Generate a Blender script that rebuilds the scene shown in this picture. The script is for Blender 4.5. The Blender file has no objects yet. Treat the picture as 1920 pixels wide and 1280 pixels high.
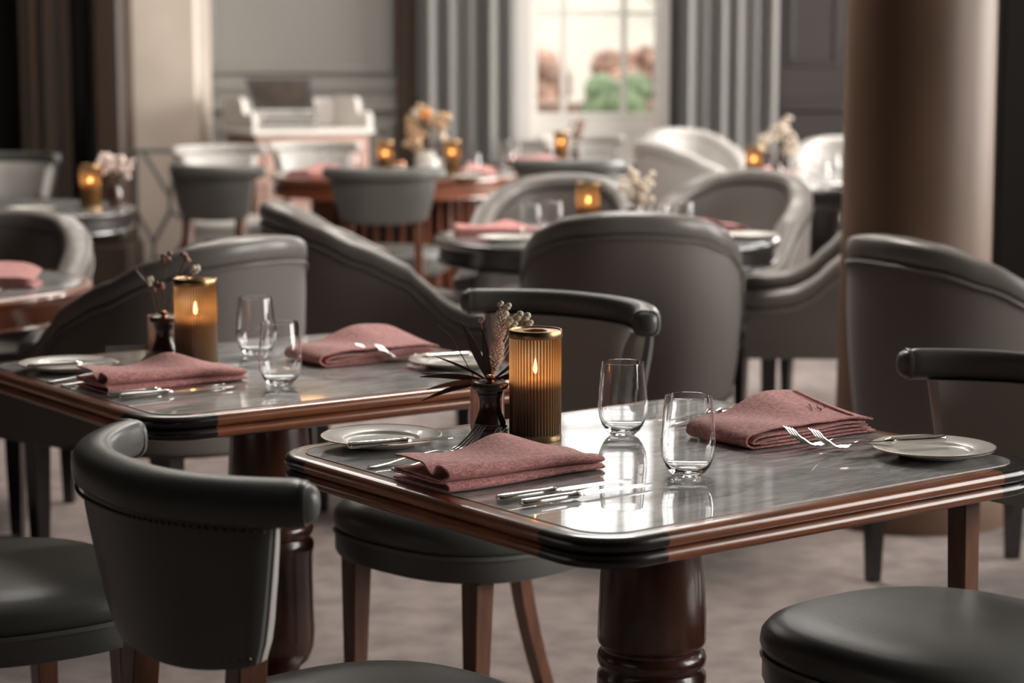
import bpy, bmesh, math, random
from math import sin, cos, pi, radians as R, sqrt, atan2
from mathutils import Vector, Matrix
random.seed(7)
S = bpy.context.scene
COL = S.collection

# ------------------------------------------------------------------ camera, sky, exposure
CAMH = 1.35
cam = bpy.data.cameras.new('camera'); camo = bpy.data.objects.new('camera', cam); COL.objects.link(camo)
cam.sensor_width = 36; cam.lens = 3950 / 1920 * 36
camo.location = (0, 0, CAMH)
camo.rotation_euler = (pi / 2 - math.atan(535 / 3950), 0, 0)
cam.dof.use_dof = True; cam.dof.focus_distance = 3.08; cam.dof.aperture_fstop = 4.0
cam.clip_end = 200
S.camera = camo
S.view_settings.view_transform = 'Standard'; S.view_settings.look = 'None'
S.view_settings.gamma = 1; S.view_settings.use_curve_mapping = False
S.view_settings.exposure = 0.28
S.cycles.max_bounces = 12; S.cycles.transparent_max_bounces = 24
S.cycles.transmission_bounces = 12; S.cycles.glossy_bounces = 6; S.cycles.diffuse_bounces = 5
S.cycles.sample_clamp_indirect = 6; S.cycles.blur_glossy = 0.5
W = bpy.data.worlds.new('overcast_sky'); S.world = W; W.use_nodes = True
wn = W.node_tree; wb = wn.nodes['Background']
tc = wn.nodes.new('ShaderNodeTexCoord'); sx = wn.nodes.new('ShaderNodeSeparateXYZ'); wr = wn.nodes.new('ShaderNodeValToRGB')
wn.links.new(tc.outputs['Generated'], sx.inputs[0]); wn.links.new(sx.outputs['Z'], wr.inputs[0]); wn.links.new(wr.outputs[0], wb.inputs[0])
wr.color_ramp.elements[0].position = 0.0; wr.color_ramp.elements[0].color = (0.93, 0.90, 0.88, 1)
wr.color_ramp.elements[1].position = 0.9; wr.color_ramp.elements[1].color = (0.86, 0.88, 0.93, 1)
wb.inputs[1].default_value = 3.1

def portal(loc, rot, sx_, sy_):
    l = bpy.data.lights.new('daylight_portal', 'AREA'); l.shape = 'RECTANGLE'; l.size = sx_; l.size_y = sy_
    l.cycles.is_portal = True
    o = bpy.data.objects.new('daylight_portal', l); o.location = loc; o.rotation_euler = rot; COL.objects.link(o)
YB = 13.5                       # back wall
portal((.51, YB + .3, 2.25), (-pi / 2, 0, 0), 1.0, 3.4)
portal((2.75, YB + .3, 2.25), (-pi / 2, 0, 0), 1.25, 3.4)
def day_or_fill_light(loc, rot, sx_, sy_, power, col=(1, .955, .91)):
    l = bpy.data.lights.new('day_or_fill_light', 'AREA'); l.shape = 'RECTANGLE'; l.size = sx_; l.size_y = sy_; l.energy = power; l.color = col
    o = bpy.data.objects.new('day_or_fill_light', l); o.location = loc; o.rotation_euler = rot; COL.objects.link(o)
for yy, pw in ((3.4, 150), (7.2, 200), (11.2, 560)): day_or_fill_light((4.85, yy, 2.1), (0, R(90 - 14), 0), 2.6, 2.9, pw)
for xx, yy, pw in ((.25, 6.8, 85), (-1.5, 8.2, 22), (.9, 9.0, 16), (-1.6, 11, 34), (.9, 11, 34)): day_or_fill_light((xx, yy, 3.7), (0, 0, 0), 1.1, 1.1, pw, (1, .93, .86))   # added fill lamps hung unseen below the ceiling, no fixtures there
day_or_fill_light((2.75, YB + .55, 2.4), (R(-72), 0, 0), 1.2, 1.8, 60)

# ------------------------------------------------------------------ materials
def mat(name, col, rough=.5, metal=0, coat=0, coat_r=.05, spec=.5, bump=None, var=None, sheen=0):
    """bump=(scale,strength,distance)  var=(scale,amount 0..1,detail,stretch xyz)"""
    m = bpy.data.materials.new(name); m.use_nodes = True; nt = m.node_tree
    b = nt.nodes['Principled BSDF']
    b.inputs['Base Color'].default_value = (*col, 1); b.inputs['Roughness'].default_value = rough
    b.inputs['Metallic'].default_value = metal; b.inputs['Coat Weight'].default_value = coat
    b.inputs['Coat Roughness'].default_value = coat_r; b.inputs['Specular IOR Level'].default_value = spec
    b.inputs['Sheen Weight'].default_value = sheen
    t = nt.nodes.new('ShaderNodeTexCoord')
    if var:
        sc, am, det, st = (list(var) + [(1, 1, 1)])[:4]
        mp = nt.nodes.new('ShaderNodeMapping'); mp.inputs['Scale'].default_value = st
        n = nt.nodes.new('ShaderNodeTexNoise'); n.inputs['Scale'].default_value = sc; n.inputs['Detail'].default_value = det
        r = nt.nodes.new('ShaderNodeValToRGB')
        r.color_ramp.elements[0].position = .3; r.color_ramp.elements[1].position = .7
        r.color_ramp.elements[0].color = (*[c * (1 - am) for c in col], 1)
        r.color_ramp.elements[1].color = (*[min(1, c * (1 + am)) for c in col], 1)
        nt.links.new(t.outputs['Object'], mp.inputs[0]); nt.links.new(mp.outputs[0], n.inputs[0])
        nt.links.new(n.outputs[0], r.inputs[0]); nt.links.new(r.outputs[0], b.inputs['Base Color'])
    if bump:
        n2 = nt.nodes.new('ShaderNodeTexNoise'); n2.inputs['Scale'].default_value = bump[0]; n2.inputs['Detail'].default_value = 3
        bp = nt.nodes.new('ShaderNodeBump'); bp.inputs['Strength'].default_value = bump[1]; bp.inputs['Distance'].default_value = bump[2]
        nt.links.new(t.outputs['Object'], n2.inputs[0]); nt.links.new(n2.outputs[0], bp.inputs['Height'])
        nt.links.new(bp.outputs[0], b.inputs['Normal'])
    return m
M = {}
M['leather'] = mat('grey_leather', (.112, .112, .104), .34, bump=(260, .22, .001), var=(5, .10, 3), spec=.5)
M['taupe'] = mat('taupe_leather', (.185, .168, .156), .30, bump=(260, .2, .001), var=(5, .08, 3))
M['piping'] = mat('leather_piping', (.17, .17, .16), .4)
M['fabric'] = mat('woven_upholstery', (.160, .139, .126), .75, bump=(500, .35, .001), var=(180, .12, 2, (1, 1, 6)), sheen=.15)
M['pale_leather'] = mat('pale_leather', (.50, .48, .455), .4, bump=(200, .1, .001))
M['linen'] = None
M['wood'] = mat('mahogany', (.23, .072, .027), .28, coat=.7, coat_r=.12, var=(6, .5, 5, (14, 1.2, 14)), bump=(60, .10, .002))
M['turned_wood'] = mat('turned_mahogany', (.085, .028, .015), .3, coat=.7, coat_r=.12, var=(6, .5, 5, (8, 8, 1)))
M['wood_leg'] = mat('brown_leg_wood', (.13, .050, .026), .38, coat=.3, coat_r=.2, var=(8, .4, 4, (6, 6, 1)))
M['red_wood'] = mat('red_polished_wood', (.20, .055, .022), .3, coat=.8, coat_r=.1, var=(4, .3, 4, (1, 1, 8)))
M['dark_wood'] = mat('ebonised_wood', (.014, .010, .010), .28, coat=.5, coat_r=.12)
M['mill_wood'] = mat('turned_dark_wood', (.045, .016, .009), .28, coat=.6, coat_r=.1, var=(30, .5, 4, (5, 5, 1)))
M['silver'] = mat('polished_silver', (.78, .76, .73), .14, 1)
M['brass'] = mat('aged_brass', (.34, .22, .11), .3, 1, var=(40, .2, 2))
M['copper'] = mat('copper', (.62, .32, .2), .25, 1)
M['nail'] = mat('antique_nails', (.15, .11, .08), .3, 1)
M['china'] = mat('bone_china', (.78, .75, .69), .3, coat=.35, coat_r=.03)
M['gold'] = mat('dull_gold_rim', (.28, .19, .12), .3, 1)
M['inlay'] = mat('pale_inlay', (.42, .34, .28), .3)
M['wax'] = mat('candle_wax', (.62, .49, .34), .5)
M['wax'].node_tree.nodes['Principled BSDF'].inputs['Subsurface Weight'].default_value = .25
M['wick'] = mat('wick', (.02, .02, .02), .9)
M['carpet'] = mat('carpet', (.265, .212, .195), .95, bump=(220, .6, .004), var=(11, .30, 9), spec=.1, sheen=.2)
M['wall'] = mat('grey_wall_paint', (.265, .262, .248), .55, var=(1.2, .05, 2))
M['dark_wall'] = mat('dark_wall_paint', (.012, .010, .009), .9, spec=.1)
M['shaded_panel'] = mat('shaded_wall_paint', (.036, .030, .028), .5)  # grey wall right of the window, its shade put into the colour
M['brown_wall'] = mat('brown_timber_panel', (.085, .048, .030), .5, var=(2, .25, 4, (6, 6, .6)))
M['curtain'] = mat('grey_curtain', (.21, .20, .195), .85, sheen=.3, bump=(300, .2, .001))
M['brown_curtain'] = mat('brown_velvet', (.060, .032, .016), .8, sheen=.3)
M['white_paint'] = mat('white_gloss_paint', (.74, .71, .67), .35)
M['ceiling'] = mat('ceiling_paint', (.34, .33, .31), .8)
M['stone'] = mat('beige_marble_stone', (.155, .088, .054), .5, coat=.06, coat_r=.3, var=(1.6, .28, 8, (1, 1, .6)), bump=(8, .05, .01))
M['pale_stone'] = mat('pale_beige_stone', (.66, .57, .49), .45, var=(1.8, .12, 7))
M['brown_stone'] = mat('brown_stone', (.045, .027, .018), .5, var=(2, .2, 6))
M['console_wood'] = mat('pinkish_wood', (.56, .36, .30), .45, var=(5, .15, 4, (1, 1, 8)))
M['white_marble'] = mat('white_marble', (.78, .74, .70), .25, var=(4, .06, 6))
M['petal'] = mat('dried_petals', (.62, .42, .26), .8, var=(30, .3, 2)); M['petal_orange'] = mat('orange_petals', (.75, .27, .05), .7)
M['petal_white'] = mat('cream_petals', (.72, .63, .52), .8); M['petal_pink'] = mat('mauve_bracts', (.86, .64, .58), .8, var=(200, .35, 2))
M['leaf'] = mat('dried_dark_leaf', (.050, .018, .015), .4); M['leaf_tan'] = mat('dried_tan_leaf', (.22, .10, .065), .45)
M['stem'] = mat('dried_stem', (.12, .07, .04), .7); M['pod'] = mat('pale_seed_pods', (.62, .56, .44), .6, var=(60, .25, 2))
M['black'] = mat('black_plastic', (.012, .012, .013), .35); M['paper'] = mat('paper', (.62, .60, .56), .7)
M['book'] = mat('dark_book_cloth', (.03, .03, .035), .5)
M['box'] = mat('light_brown_box', (.34, .27, .215), .6, var=(6, .1, 3))
M['screen'] = mat('framed_dark_print', (.05, .032, .022), .6, var=(6, .8, 3))
M['lattice'] = mat('grey_metal', (.09, .09, .088), .4, .3)
M['brick'] = mat('garden_brick', (.30, .17, .13), .9, var=(8, .35, 4)); M['hedge'] = mat('hedge_leaves', (.17, .22, .12), .8, var=(6, .5, 4))
M['hedge_brown'] = mat('autumn_hedge', (.34, .20, .14), .8, var=(3, .5, 4)); M['lawn'] = mat('lawn', (.16, .20, .08), .9, var=(2, .3, 4))
M['render'] = mat('pale_house_render', (.66, .60, .54), .9, var=(.6, .12, 3)); M['trunk'] = mat('bark', (.16, .12, .09), .9); M['roof'] = mat('slate', (.2, .19, .2), .7)
M['amber_shade'] = mat('lamp_shade', (.9, .55, .25), .8)

def nodes(name):
    m = bpy.data.materials.new(name); m.use_nodes = True; nt = m.node_tree
    for n in list(nt.nodes): nt.nodes.remove(n)
    return m, nt, nt.nodes.new('ShaderNodeOutputMaterial')
def emis(name, col, s):
    m, nt, out = nodes(name); e = nt.nodes.new('ShaderNodeEmission'); e.inputs[0].default_value = (*col, 1); e.inputs[1].default_value = s
    nt.links.new(e.outputs[0], out.inputs[0]); return m
M['flame'] = emis('flame', (1, .46, .15), 48)
M['lit_shade'] = emis('lit_lamp_shade', (1, .52, .22), 3.2)
# clear tumbler glass
m, nt, out = nodes('clear_glass'); g = nt.nodes.new('ShaderNodeBsdfGlass'); g.inputs['Roughness'].default_value = 0; g.inputs['IOR'].default_value = 1.5
g.inputs[0].default_value = (1, 1, 1, 1); nt.links.new(g.outputs[0], out.inputs[0]); M['glass'] = m
# thin window / cup glass: transparent sheet with a fresnel reflection
def thin(name, tint, transl=0, tcol=(1, 1, 1), refl=1.0, rough=.02):
    m, nt, out = nodes(name)
    tr = nt.nodes.new('ShaderNodeBsdfTransparent'); tr.inputs[0].default_value = (*tint, 1)
    gl = nt.nodes.new('ShaderNodeBsdfGlossy'); gl.inputs['Roughness'].default_value = rough
    fr = nt.nodes.new('ShaderNodeFresnel'); fr.inputs[0].default_value = 1.45
    mu = nt.nodes.new('ShaderNodeMath'); mu.operation = 'MULTIPLY'; mu.inputs[1].default_value = refl; nt.links.new(fr.outputs[0], mu.inputs[0])
    src = tr.outputs[0]
    if transl:
        tl = nt.nodes.new('ShaderNodeBsdfTranslucent'); tl.inputs[0].default_value = (*tcol, 1)
        mx = nt.nodes.new('ShaderNodeMixShader'); mx.inputs[0].default_value = transl
        nt.links.new(src, mx.inputs[1]); nt.links.new(tl.outputs[0], mx.inputs[2]); src = mx.outputs[0]
    m2 = nt.nodes.new('ShaderNodeMixShader'); nt.links.new(mu.outputs[0], m2.inputs[0]); nt.links.new(src, m2.inputs[1]); nt.links.new(gl.outputs[0], m2.inputs[2])
    nt.links.new(m2.outputs[0], out.inputs[0]); return m
M['pane'] = thin('window_pane', (.96, .96, .95))
M['ribbed'] = thin('amber_ribbed_glass', (.60, .47, .33), .46, (.70, .50, .31), 1.2, .1)
M['pink_glass'] = thin('pink_ribbed_glass', (.86, .72, .66), .35, (.62, .47, .42), .9, .08)
def stripes(m, n, ca, cb, tgt):
    nt = m.node_tree; t = nt.nodes.new('ShaderNodeTexCoord'); sp = nt.nodes.new('ShaderNodeSeparateXYZ'); nt.links.new(t.outputs['Object'], sp.inputs[0])
    a = nt.nodes.new('ShaderNodeMath'); a.operation = 'ARCTAN2'; nt.links.new(sp.outputs['Y'], a.inputs[0]); nt.links.new(sp.outputs['X'], a.inputs[1])
    k = nt.nodes.new('ShaderNodeMath'); k.operation = 'MULTIPLY'; k.inputs[1].default_value = n; nt.links.new(a.outputs[0], k.inputs[0])
    c = nt.nodes.new('ShaderNodeMath'); c.operation = 'COSINE'; nt.links.new(k.outputs[0], c.inputs[0])
    r = nt.nodes.new('ShaderNodeMapRange'); r.inputs[1].default_value = -.7; r.inputs[2].default_value = .8; nt.links.new(c.outputs[0], r.inputs[0])
    mx = nt.nodes.new('ShaderNodeMix'); mx.data_type = 'RGBA'; mx.inputs[6].default_value = (*ca, 1); mx.inputs[7].default_value = (*cb, 1); nt.links.new(r.outputs[0], mx.inputs[0])
    for n_ in nt.nodes:
        if n_.type == tgt: nt.links.new(mx.outputs[2], n_.inputs[0])
stripes(M['ribbed'], 48, (.16, .10, .05), (.86, .72, .52), 'BSDF_TRANSPARENT'); stripes(M['ribbed'], 48, (.24, .16, .10), (.95, .76, .54), 'BSDF_TRANSLUCENT')
M['acrylic'] = thin('clear_acrylic', (.86, .84, .80), .05, (.8, .8, .8), 1.0, .03)
# linen
def linen(name, c):
    m = mat(name, c, .9, sheen=.2); nt = m.node_tree; b = nt.nodes['Principled BSDF']
    t = nt.nodes.new('ShaderNodeTexCoord'); hs = []
    for st in ((900, 90, 400), (90, 900, 400)):
        mp = nt.nodes.new('ShaderNodeMapping'); mp.inputs['Scale'].default_value = st
        n = nt.nodes.new('ShaderNodeTexNoise'); n.inputs['Scale'].default_value = 1; n.inputs['Detail'].default_value = 1
        nt.links.new(t.outputs['Object'], mp.inputs[0]); nt.links.new(mp.outputs[0], n.inputs[0]); hs.append(n)
    ad = nt.nodes.new('ShaderNodeMath'); ad.operation = 'ADD'; nt.links.new(hs[0].outputs[0], ad.inputs[0]); nt.links.new(hs[1].outputs[0], ad.inputs[1])
    r = nt.nodes.new('ShaderNodeValToRGB'); r.color_ramp.elements[0].position = .75; r.color_ramp.elements[1].position = 1.25 if False else 1.0
    mr = nt.nodes.new('ShaderNodeMapRange'); mr.inputs[1].default_value = .7; mr.inputs[2].default_value = 1.3
    nt.links.new(ad.outputs[0], mr.inputs[0]); nt.links.new(mr.outputs[0], r.inputs[0])
    r.color_ramp.elements[0].position = .2; r.color_ramp.elements[1].position = .8
    r.color_ramp.elements[0].color = (*[x * .62 for x in c], 1); r.color_ramp.elements[1].color = (*[min(1, x * 1.4) for x in c], 1)
    nt.links.new(r.outputs[0], b.inputs['Base Color'])
    bp = nt.nodes.new('ShaderNodeBump'); bp.inputs['Strength'].default_value = .5; bp.inputs['Distance'].default_value = .0008
    nt.links.new(ad.outputs[0], bp.inputs['Height']); nt.links.new(bp.outputs[0], b.inputs['Normal']); return m
M['linen'] = linen('dusty_pink_linen', (.60, .265, .25))
# marble under glass
m = mat('grey_marble_under_glass', (.3, .3, .3), .5, coat=1, coat_r=.008, spec=.1); nt = m.node_tree; b = nt.nodes['Principled BSDF']
b.inputs['Coat IOR'].default_value = 1.55
t = nt.nodes.new('ShaderNodeTexCoord'); mp = nt.nodes.new('ShaderNodeMapping'); mp.inputs['Rotation'].default_value = (0, 0, .5); mp.inputs['Scale'].default_value = (3, 10, 3)
n = nt.nodes.new('ShaderNodeTexNoise'); n.inputs['Scale'].default_value = 2.2; n.inputs['Detail'].default_value = 10; n.inputs['Roughness'].default_value = .68; n.inputs['Distortion'].default_value = 1.6
r = nt.nodes.new('ShaderNodeValToRGB'); r.color_ramp.elements[0].position = .33; r.color_ramp.elements[0].color = (.17, .165, .162, 1)
r.color_ramp.elements[1].position = .66; r.color_ramp.elements[1].color = (.58, .57, .565, 1)
nt.links.new(t.outputs['Object'], mp.inputs[0]); nt.links.new(mp.outputs[0], n.inputs[0]); nt.links.new(n.outputs[0], r.inputs[0]); nt.links.new(r.outputs[0], b.inputs['Base Color'])
M['marble'] = m

# ------------------------------------------------------------------ mesh helpers
CACHE = {}
class MB:
    def __init__(s): s.v = []; s.f = []
    def add(s, v, f):
        o = len(s.v); s.v += [tuple(p) for p in v]; s.f += [tuple(i + o for i in q) for q in f]; return s
    def loft(s, rings, closed=True, cap=True, loop=False):
        n = len(rings[0]); v = [p for r in rings for p in r]; f = []
        m_ = len(rings)
        for i in range(m_ if loop else m_ - 1):
            j2 = (i + 1) % m_
            for j in range(n if closed else n - 1):
                k = (j + 1) % n
                f.append((i * n + j, i * n + k, j2 * n + k, j2 * n + j))
        if cap and closed and not loop:
            f.append(tuple(range(n - 1, -1, -1))); f.append(tuple((m_ - 1) * n + j for j in range(n)))
        return s.add(v, f)
    def box(s, x0, y0, z0, x1, y1, z1):
        v = [(x, y, z) for x in (x0, x1) for y in (y0, y1) for z in (z0, z1)]
        return s.add(v, [(0, 1, 3, 2), (4, 6, 7, 5), (0, 4, 5, 1), (2, 3, 7, 6), (0, 2, 6, 4), (1, 5, 7, 3)])
    def bbox(s, x0, y0, z0, x1, y1, z1, b=.004):
        "box with chamfered vertical and top edges"
        rings = []
        for z, i in ((z0, b), (z0 + b, 0), (z1 - b, 0), (z1, b)):
            a, c, d, e = x0 + i, y0 + i, x1 - i, y1 - i
            rings.append([(a + b, c, z), (d - b, c, z), (d, c + b, z), (d, e - b, z), (d - b, e, z), (a + b, e, z), (a, e - b, z), (a, c + b, z)])
        return s.loft(rings)
    def lathe(s, prof, n=32, cx=0, cy=0, cz=0, rib=None):
        rings = []
        for r, z in prof:
            ring = []
            for i in range(n):
                a = 2 * pi * i / n; rr = max(r, .00005)
                if rib: rr *= 1 + rib * (1 if i % 2 else -1)
                ring.append((cx + rr * cos(a), cy + rr * sin(a), cz + z))
            rings.append(ring)
        s.loft(rings, cap=prof[0][0] < .0025 and prof[-1][0] < .0025)
        return s
    def tube(s, pts, r, n=8, rs=None):
        pts = [Vector(p) for p in pts]; rings = []; up = Vector((0, 0, 1)); prev = None
        for i, p in enumerate(pts):
            t_ = (pts[min(i + 1, len(pts) - 1)] - pts[max(i - 1, 0)]).normalized()
            a = prev - t_ * prev.dot(t_) if prev else (up.cross(t_) if abs(t_.z) < .95 else Vector((1, 0, 0)).cross(t_))
            a.normalize(); prev = a; b_ = t_.cross(a); rr = rs[i] if rs else r
            rings.append([tuple(p + (a * cos(2 * pi * k / n) + b_ * sin(2 * pi * k / n)) * rr) for k in range(n)])
        return s.loft(rings)
    def ball(s, c, r, nu=6, nv=4, sc=(1, 1, 1)):
        rings = []
        for i in range(nv + 1):
            a = -pi / 2 + pi * i / nv; rr = max(cos(a), .02) * r; z = sin(a) * r
            rings.append([(c[0] + rr * cos(2 * pi * k / nu) * sc[0], c[1] + rr * sin(2 * pi * k / nu) * sc[1], c[2] + z * sc[2]) for k in range(nu)])
        return s.loft(rings)
    def mesh(s, name, ang=38):
        me = bpy.data.meshes.new(name); me.from_pydata(s.v, [], s.f); me.validate()
        bm = bmesh.new(); bm.from_mesh(me); bmesh.ops.recalc_face_normals(bm, faces=bm.faces); bm.to_mesh(me); bm.free()
        for p in me.polygons: p.use_smooth = True
        me.set_sharp_from_angle(angle=R(ang)); return me

def part(parent, name, key, fn, mt, loc=(0, 0, 0), rz=0, kind=None, label=None, ang=38, sc=None):
    """one mesh part; fn() returns an MB; key caches the mesh data"""
    me = CACHE.get(key) if key else None
    if me is None:
        me = fn().mesh(name, ang); me.materials.append(M[mt])
        if key: CACHE[key] = me
    o = bpy.data.objects.new(name, me); COL.objects.link(o)
    o.parent = parent; o.location = loc; o.rotation_euler = (0, 0, rz)
    if sc: o.scale = sc
    if kind: o['kind'] = kind
    if label: o['label'] = label
    return o
def thing(name, label, cat, loc=(0, 0, 0), rz=0, group=None):
    o = bpy.data.objects.new(name, None); COL.objects.link(o); o.empty_display_size = .05
    o.location = loc; o.rotation_euler = (0, 0, rz); o['label'] = label; o['category'] = cat
    if group: o['group'] = group
    return o
def struct(name, mb, mt, ang=38):
    me = mb.mesh(name, ang); me.materials.append(M[mt]); o = bpy.data.objects.new(name, me); COL.objects.link(o); o['kind'] = 'structure'; return o
def lerp(a, b, t): return a + (b - a) * t
def interp(x, tab):
    for (x0, y0), (x1, y1) in zip(tab, tab[1:]):
        if x <= x1 or (x1, y1) == tab[-1]:
            t = min(max((x - x0) / (x1 - x0), 0), 1); t2 = t * t * (3 - 2 * t); return y0 + (y1 - y0) * (t * .5 + t2 * .5)

# ------------------------------------------------------------------ room shell
XL, XR, YF, ZC = -5.0, 4.4, -2.0, 4.3
struct('floor', MB().box(XL, YF, -.1, XR, YB, 0), 'carpet')
struct('ceiling', MB().box(XL, YF, ZC, XR, YB + .3, ZC + .1), 'ceiling')
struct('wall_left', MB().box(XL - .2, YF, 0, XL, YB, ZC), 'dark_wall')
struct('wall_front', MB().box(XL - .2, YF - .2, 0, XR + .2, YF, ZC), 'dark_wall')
W1 = (.03, 1.0, .55, 3.95); W2 = (2.13, 3.4, .55, 3.95)
bw = MB(); y0, y1 = YB, YB + .35
for a, b_, c, d in ((XL, W1[0], 0, ZC), (W1[1], W2[0], 0, ZC), (W2[1], XR + .2, 0, ZC), (W1[0], W1[1], 0, W1[2]), (W1[0], W1[1], W1[3], ZC), (W2[0], W2[1], 0, W2[2]), (W2[0], W2[1], W2[3], ZC)):
    bw.box(a, y0, c, b_, y1, d)
struct('wall_back', bw, 'wall')
struct('wall_back_right', MB().box(W1[1] + .01, YB - .02, 0, W2[0] - .01, YB, ZC), 'shaded_panel')  # thin sheet over the back wall, coloured dark in place of shade
rw = MB(); SW = ((1.9, 4.9), (5.7, 8.7), (9.7, 12.7)); zs = (.7, 3.35)
for a, b_, c, d in ((YF, SW[0][0], 0, ZC), (SW[0][1], SW[1][0], 0, ZC), (SW[1][1], SW[2][0], 0, ZC), (SW[2][1], YB, 0, ZC), (SW[2][0], SW[2][1], 0, zs[0]), (SW[2][0], SW[2][1], zs[1], ZC), (SW[0][0], SW[0][1], 0, zs[0]), (SW[0][0], SW[0][1], zs[1], ZC), (SW[1][0], SW[1][1], 0, zs[0]), (SW[1][0], SW[1][1], zs[1], ZC)):
    rw.box(XR, a, c, XR + .3, b_, d)
struct('wall_right', rw, 'wall')

def window(n, x0, x1, z0, z1, y, vb, rails):
    r = bpy.data.objects.new('window_%d' % n, None); COL.objects.link(r); r['kind'] = 'structure'
    ym = y + .12
    cs = MB(); cs.bbox(x0, y - .03, z0, x0 + .10, ym + .06, z1); cs.bbox(x1 - .075, y - .03, z0, x1, ym + .06, z1); cs.bbox(x0 + .10, y - .03, z1 - .08, x1 - .06, ym + .06, z1)
    part(r, 'casing', None, lambda: cs, 'white_paint')
    part(r, 'sill', None, lambda: MB().bbox(x0 - .03, y - .10, z0 - .04, x1 + .03, y - .031, z0 + .01), 'white_paint')
    part(r, 'apron_panel', None, lambda: MB().bbox(x0 + .10, ym - .03, z0, x1 - .06, ym + .03, rails[0] - .04), 'white_paint')
    a, b_ = x0 + .10, x1 - .06
    for q, z in enumerate(rails):
        h = .045 if q == 0 else (.022 if q == rails_meet else .011)
        part(r, 'rail', None, lambda: MB().bbox(a, ym - .02, z - h, b_, ym + .02, z + h, .003), 'white_paint')
    for xx in (a + .012, b_ - .012):
        part(r, 'stile', None, lambda: MB().bbox(xx - .018, ym - .022, rails[0], xx + .018, ym + .022, z1 - .08, .003), 'white_paint')
    for xx in vb:
        part(r, 'muntin', None, lambda: MB().bbox(xx - .019, ym - .015, rails[0] + .02, xx + .019, ym + .015, z1 - .08, .003), 'white_paint')
    xs = [a + .02] + list(vb) + [b_ - .02]; zz = list(rails) + [z1 - .08]
    for i in range(len(xs) - 1):
        for j in range(len(zz) - 1):
            part(r, 'pane', None, lambda: MB().box(xs[i] + .01, ym - .002, zz[j] + .012, xs[i + 1] - .01, ym + .002, zz[j + 1] - .012), 'pane')
    return r
rails_meet = 2
window(1, W1[0], W1[1], W1[2], W1[3], YB, (.33, .715), (.945, 1.62, 2.10, 2.58, 3.06, 3.48))
window(2, W2[0], W2[1], W2[2], W2[3], YB, (2.5, 3.05), (.945, 1.62, 2.10, 2.58, 3.06, 3.48))
def side_window(n, ya, yb_):
    r = bpy.data.objects.new('window_%d' % n, None); COL.objects.link(r); r['kind'] = 'structure'
    cs = MB(); x = XR + .1
    for (a, b_, c, d) in ((ya, ya + .07, zs[0], zs[1]), (yb_ - .07, yb_, zs[0], zs[1]), (ya + .07, yb_ - .07, zs[1] - .08, zs[1]), (ya + .07, yb_ - .07, zs[0], zs[0] + .08)): cs.box(x, a, c, x + .08, b_, d)
    part(r, 'casing', None, lambda: cs, 'white_paint')
    for k in (1, 2): part(r, 'muntin', None, lambda: MB().box(x + .02, lerp(ya, yb_, k / 3) - .015, zs[0] + .08, x + .05, lerp(ya, yb_, k / 3) + .015, zs[1] - .08), 'white_paint')
    for k in (1, 2, 3): part(r, 'rail', None, lambda: MB().box(x + .021, ya + .07, lerp(*zs, k / 4) - .015, x + .049, yb_ - .07, lerp(*zs, k / 4) + .015), 'white_paint')
    part(r, 'pane', None, lambda: MB().box(x + .033, ya + .07, zs[0] + .08, x + .037, yb_ - .07, zs[1] - .08), 'pane')
side_window(3, *SW[0]); side_window(4, *SW[1]); side_window(5, *SW[2])

# wall mouldings on the back wall
def frame_mould(x0, x1, z0, z1, w=.045, t_=.03):
    b = MB(); y = YB
    for a, c, d, e in ((x0, x1, z0, z0 + w), (x0, x1, z1 - w, z1), (x0, x0 + w, z0 + w, z1 - w), (x1 - w, x1, z0 + w, z1 - w)):
        b.bbox(a, y - t_, d, c, y, e, .008)
    return b
struct('trim_1', frame_mould(-1.93, -.75, 1.24, 3.2), 'wall')
struct('trim_2', frame_mould(1.74, 2.08, 1.28, 3.2), 'shaded_panel')
struct('trim_3', MB().bbox(-2.1, YB - .045, 1.00, -.62, YB, 1.07, .01).bbox(-2.1, YB - .02, 1.13, -.62, YB, 1.16, .005), 'wall')
struct('trim_4', MB().bbox(1.66, YB - .045, 1.00, 2.12, YB, 1.07, .01), 'shaded_panel')
struct('trim_5', frame_mould(-1.93, -.75, .22, .92), 'wall')
struct('baseboard_back', MB().bbox(-2.1, YB - .03, 0, 0, YB, .16).bbox(1.0, YB - .03, 0, 2.1, YB, .16), 'wall')

# stone pilaster, brown pier, dark pier
struct('pilaster_stone', MB().bbox(-2.366, YB - .62, 0, -1.905, YB - .02, ZC, .02), 'pale_stone')
struct('pier_brown', MB().bbox(-2.44, 12.35, .26, -2.272, 12.75, ZC, .02).bbox(-2.50, 12.31, 0, -2.235, 12.79, .259, .02), 'brown_stone')
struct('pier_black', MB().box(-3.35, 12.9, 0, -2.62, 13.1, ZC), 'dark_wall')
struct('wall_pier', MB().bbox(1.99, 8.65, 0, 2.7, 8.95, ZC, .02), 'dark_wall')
def column():
    b = MB(); p = [(.40, 0), (.40, .12), (.385, .14), (.385, .17), (.36, .18), (.37, .21), (.355, .235), (.325, .25), (.305, .27), (.296, .32), (.290, .6), (.286, 1.3), (.282, 2.2), (.27, 3.9), (.29, 3.94), (.29, 4.0), (.36, 4.1), (.36, ZC)]
    return b.lathe(p, 64)
o = struct('column', column(), 'stone'); o.location = (1.182, 6.15, 0); o.scale = (.752, .752, 1)

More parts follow.
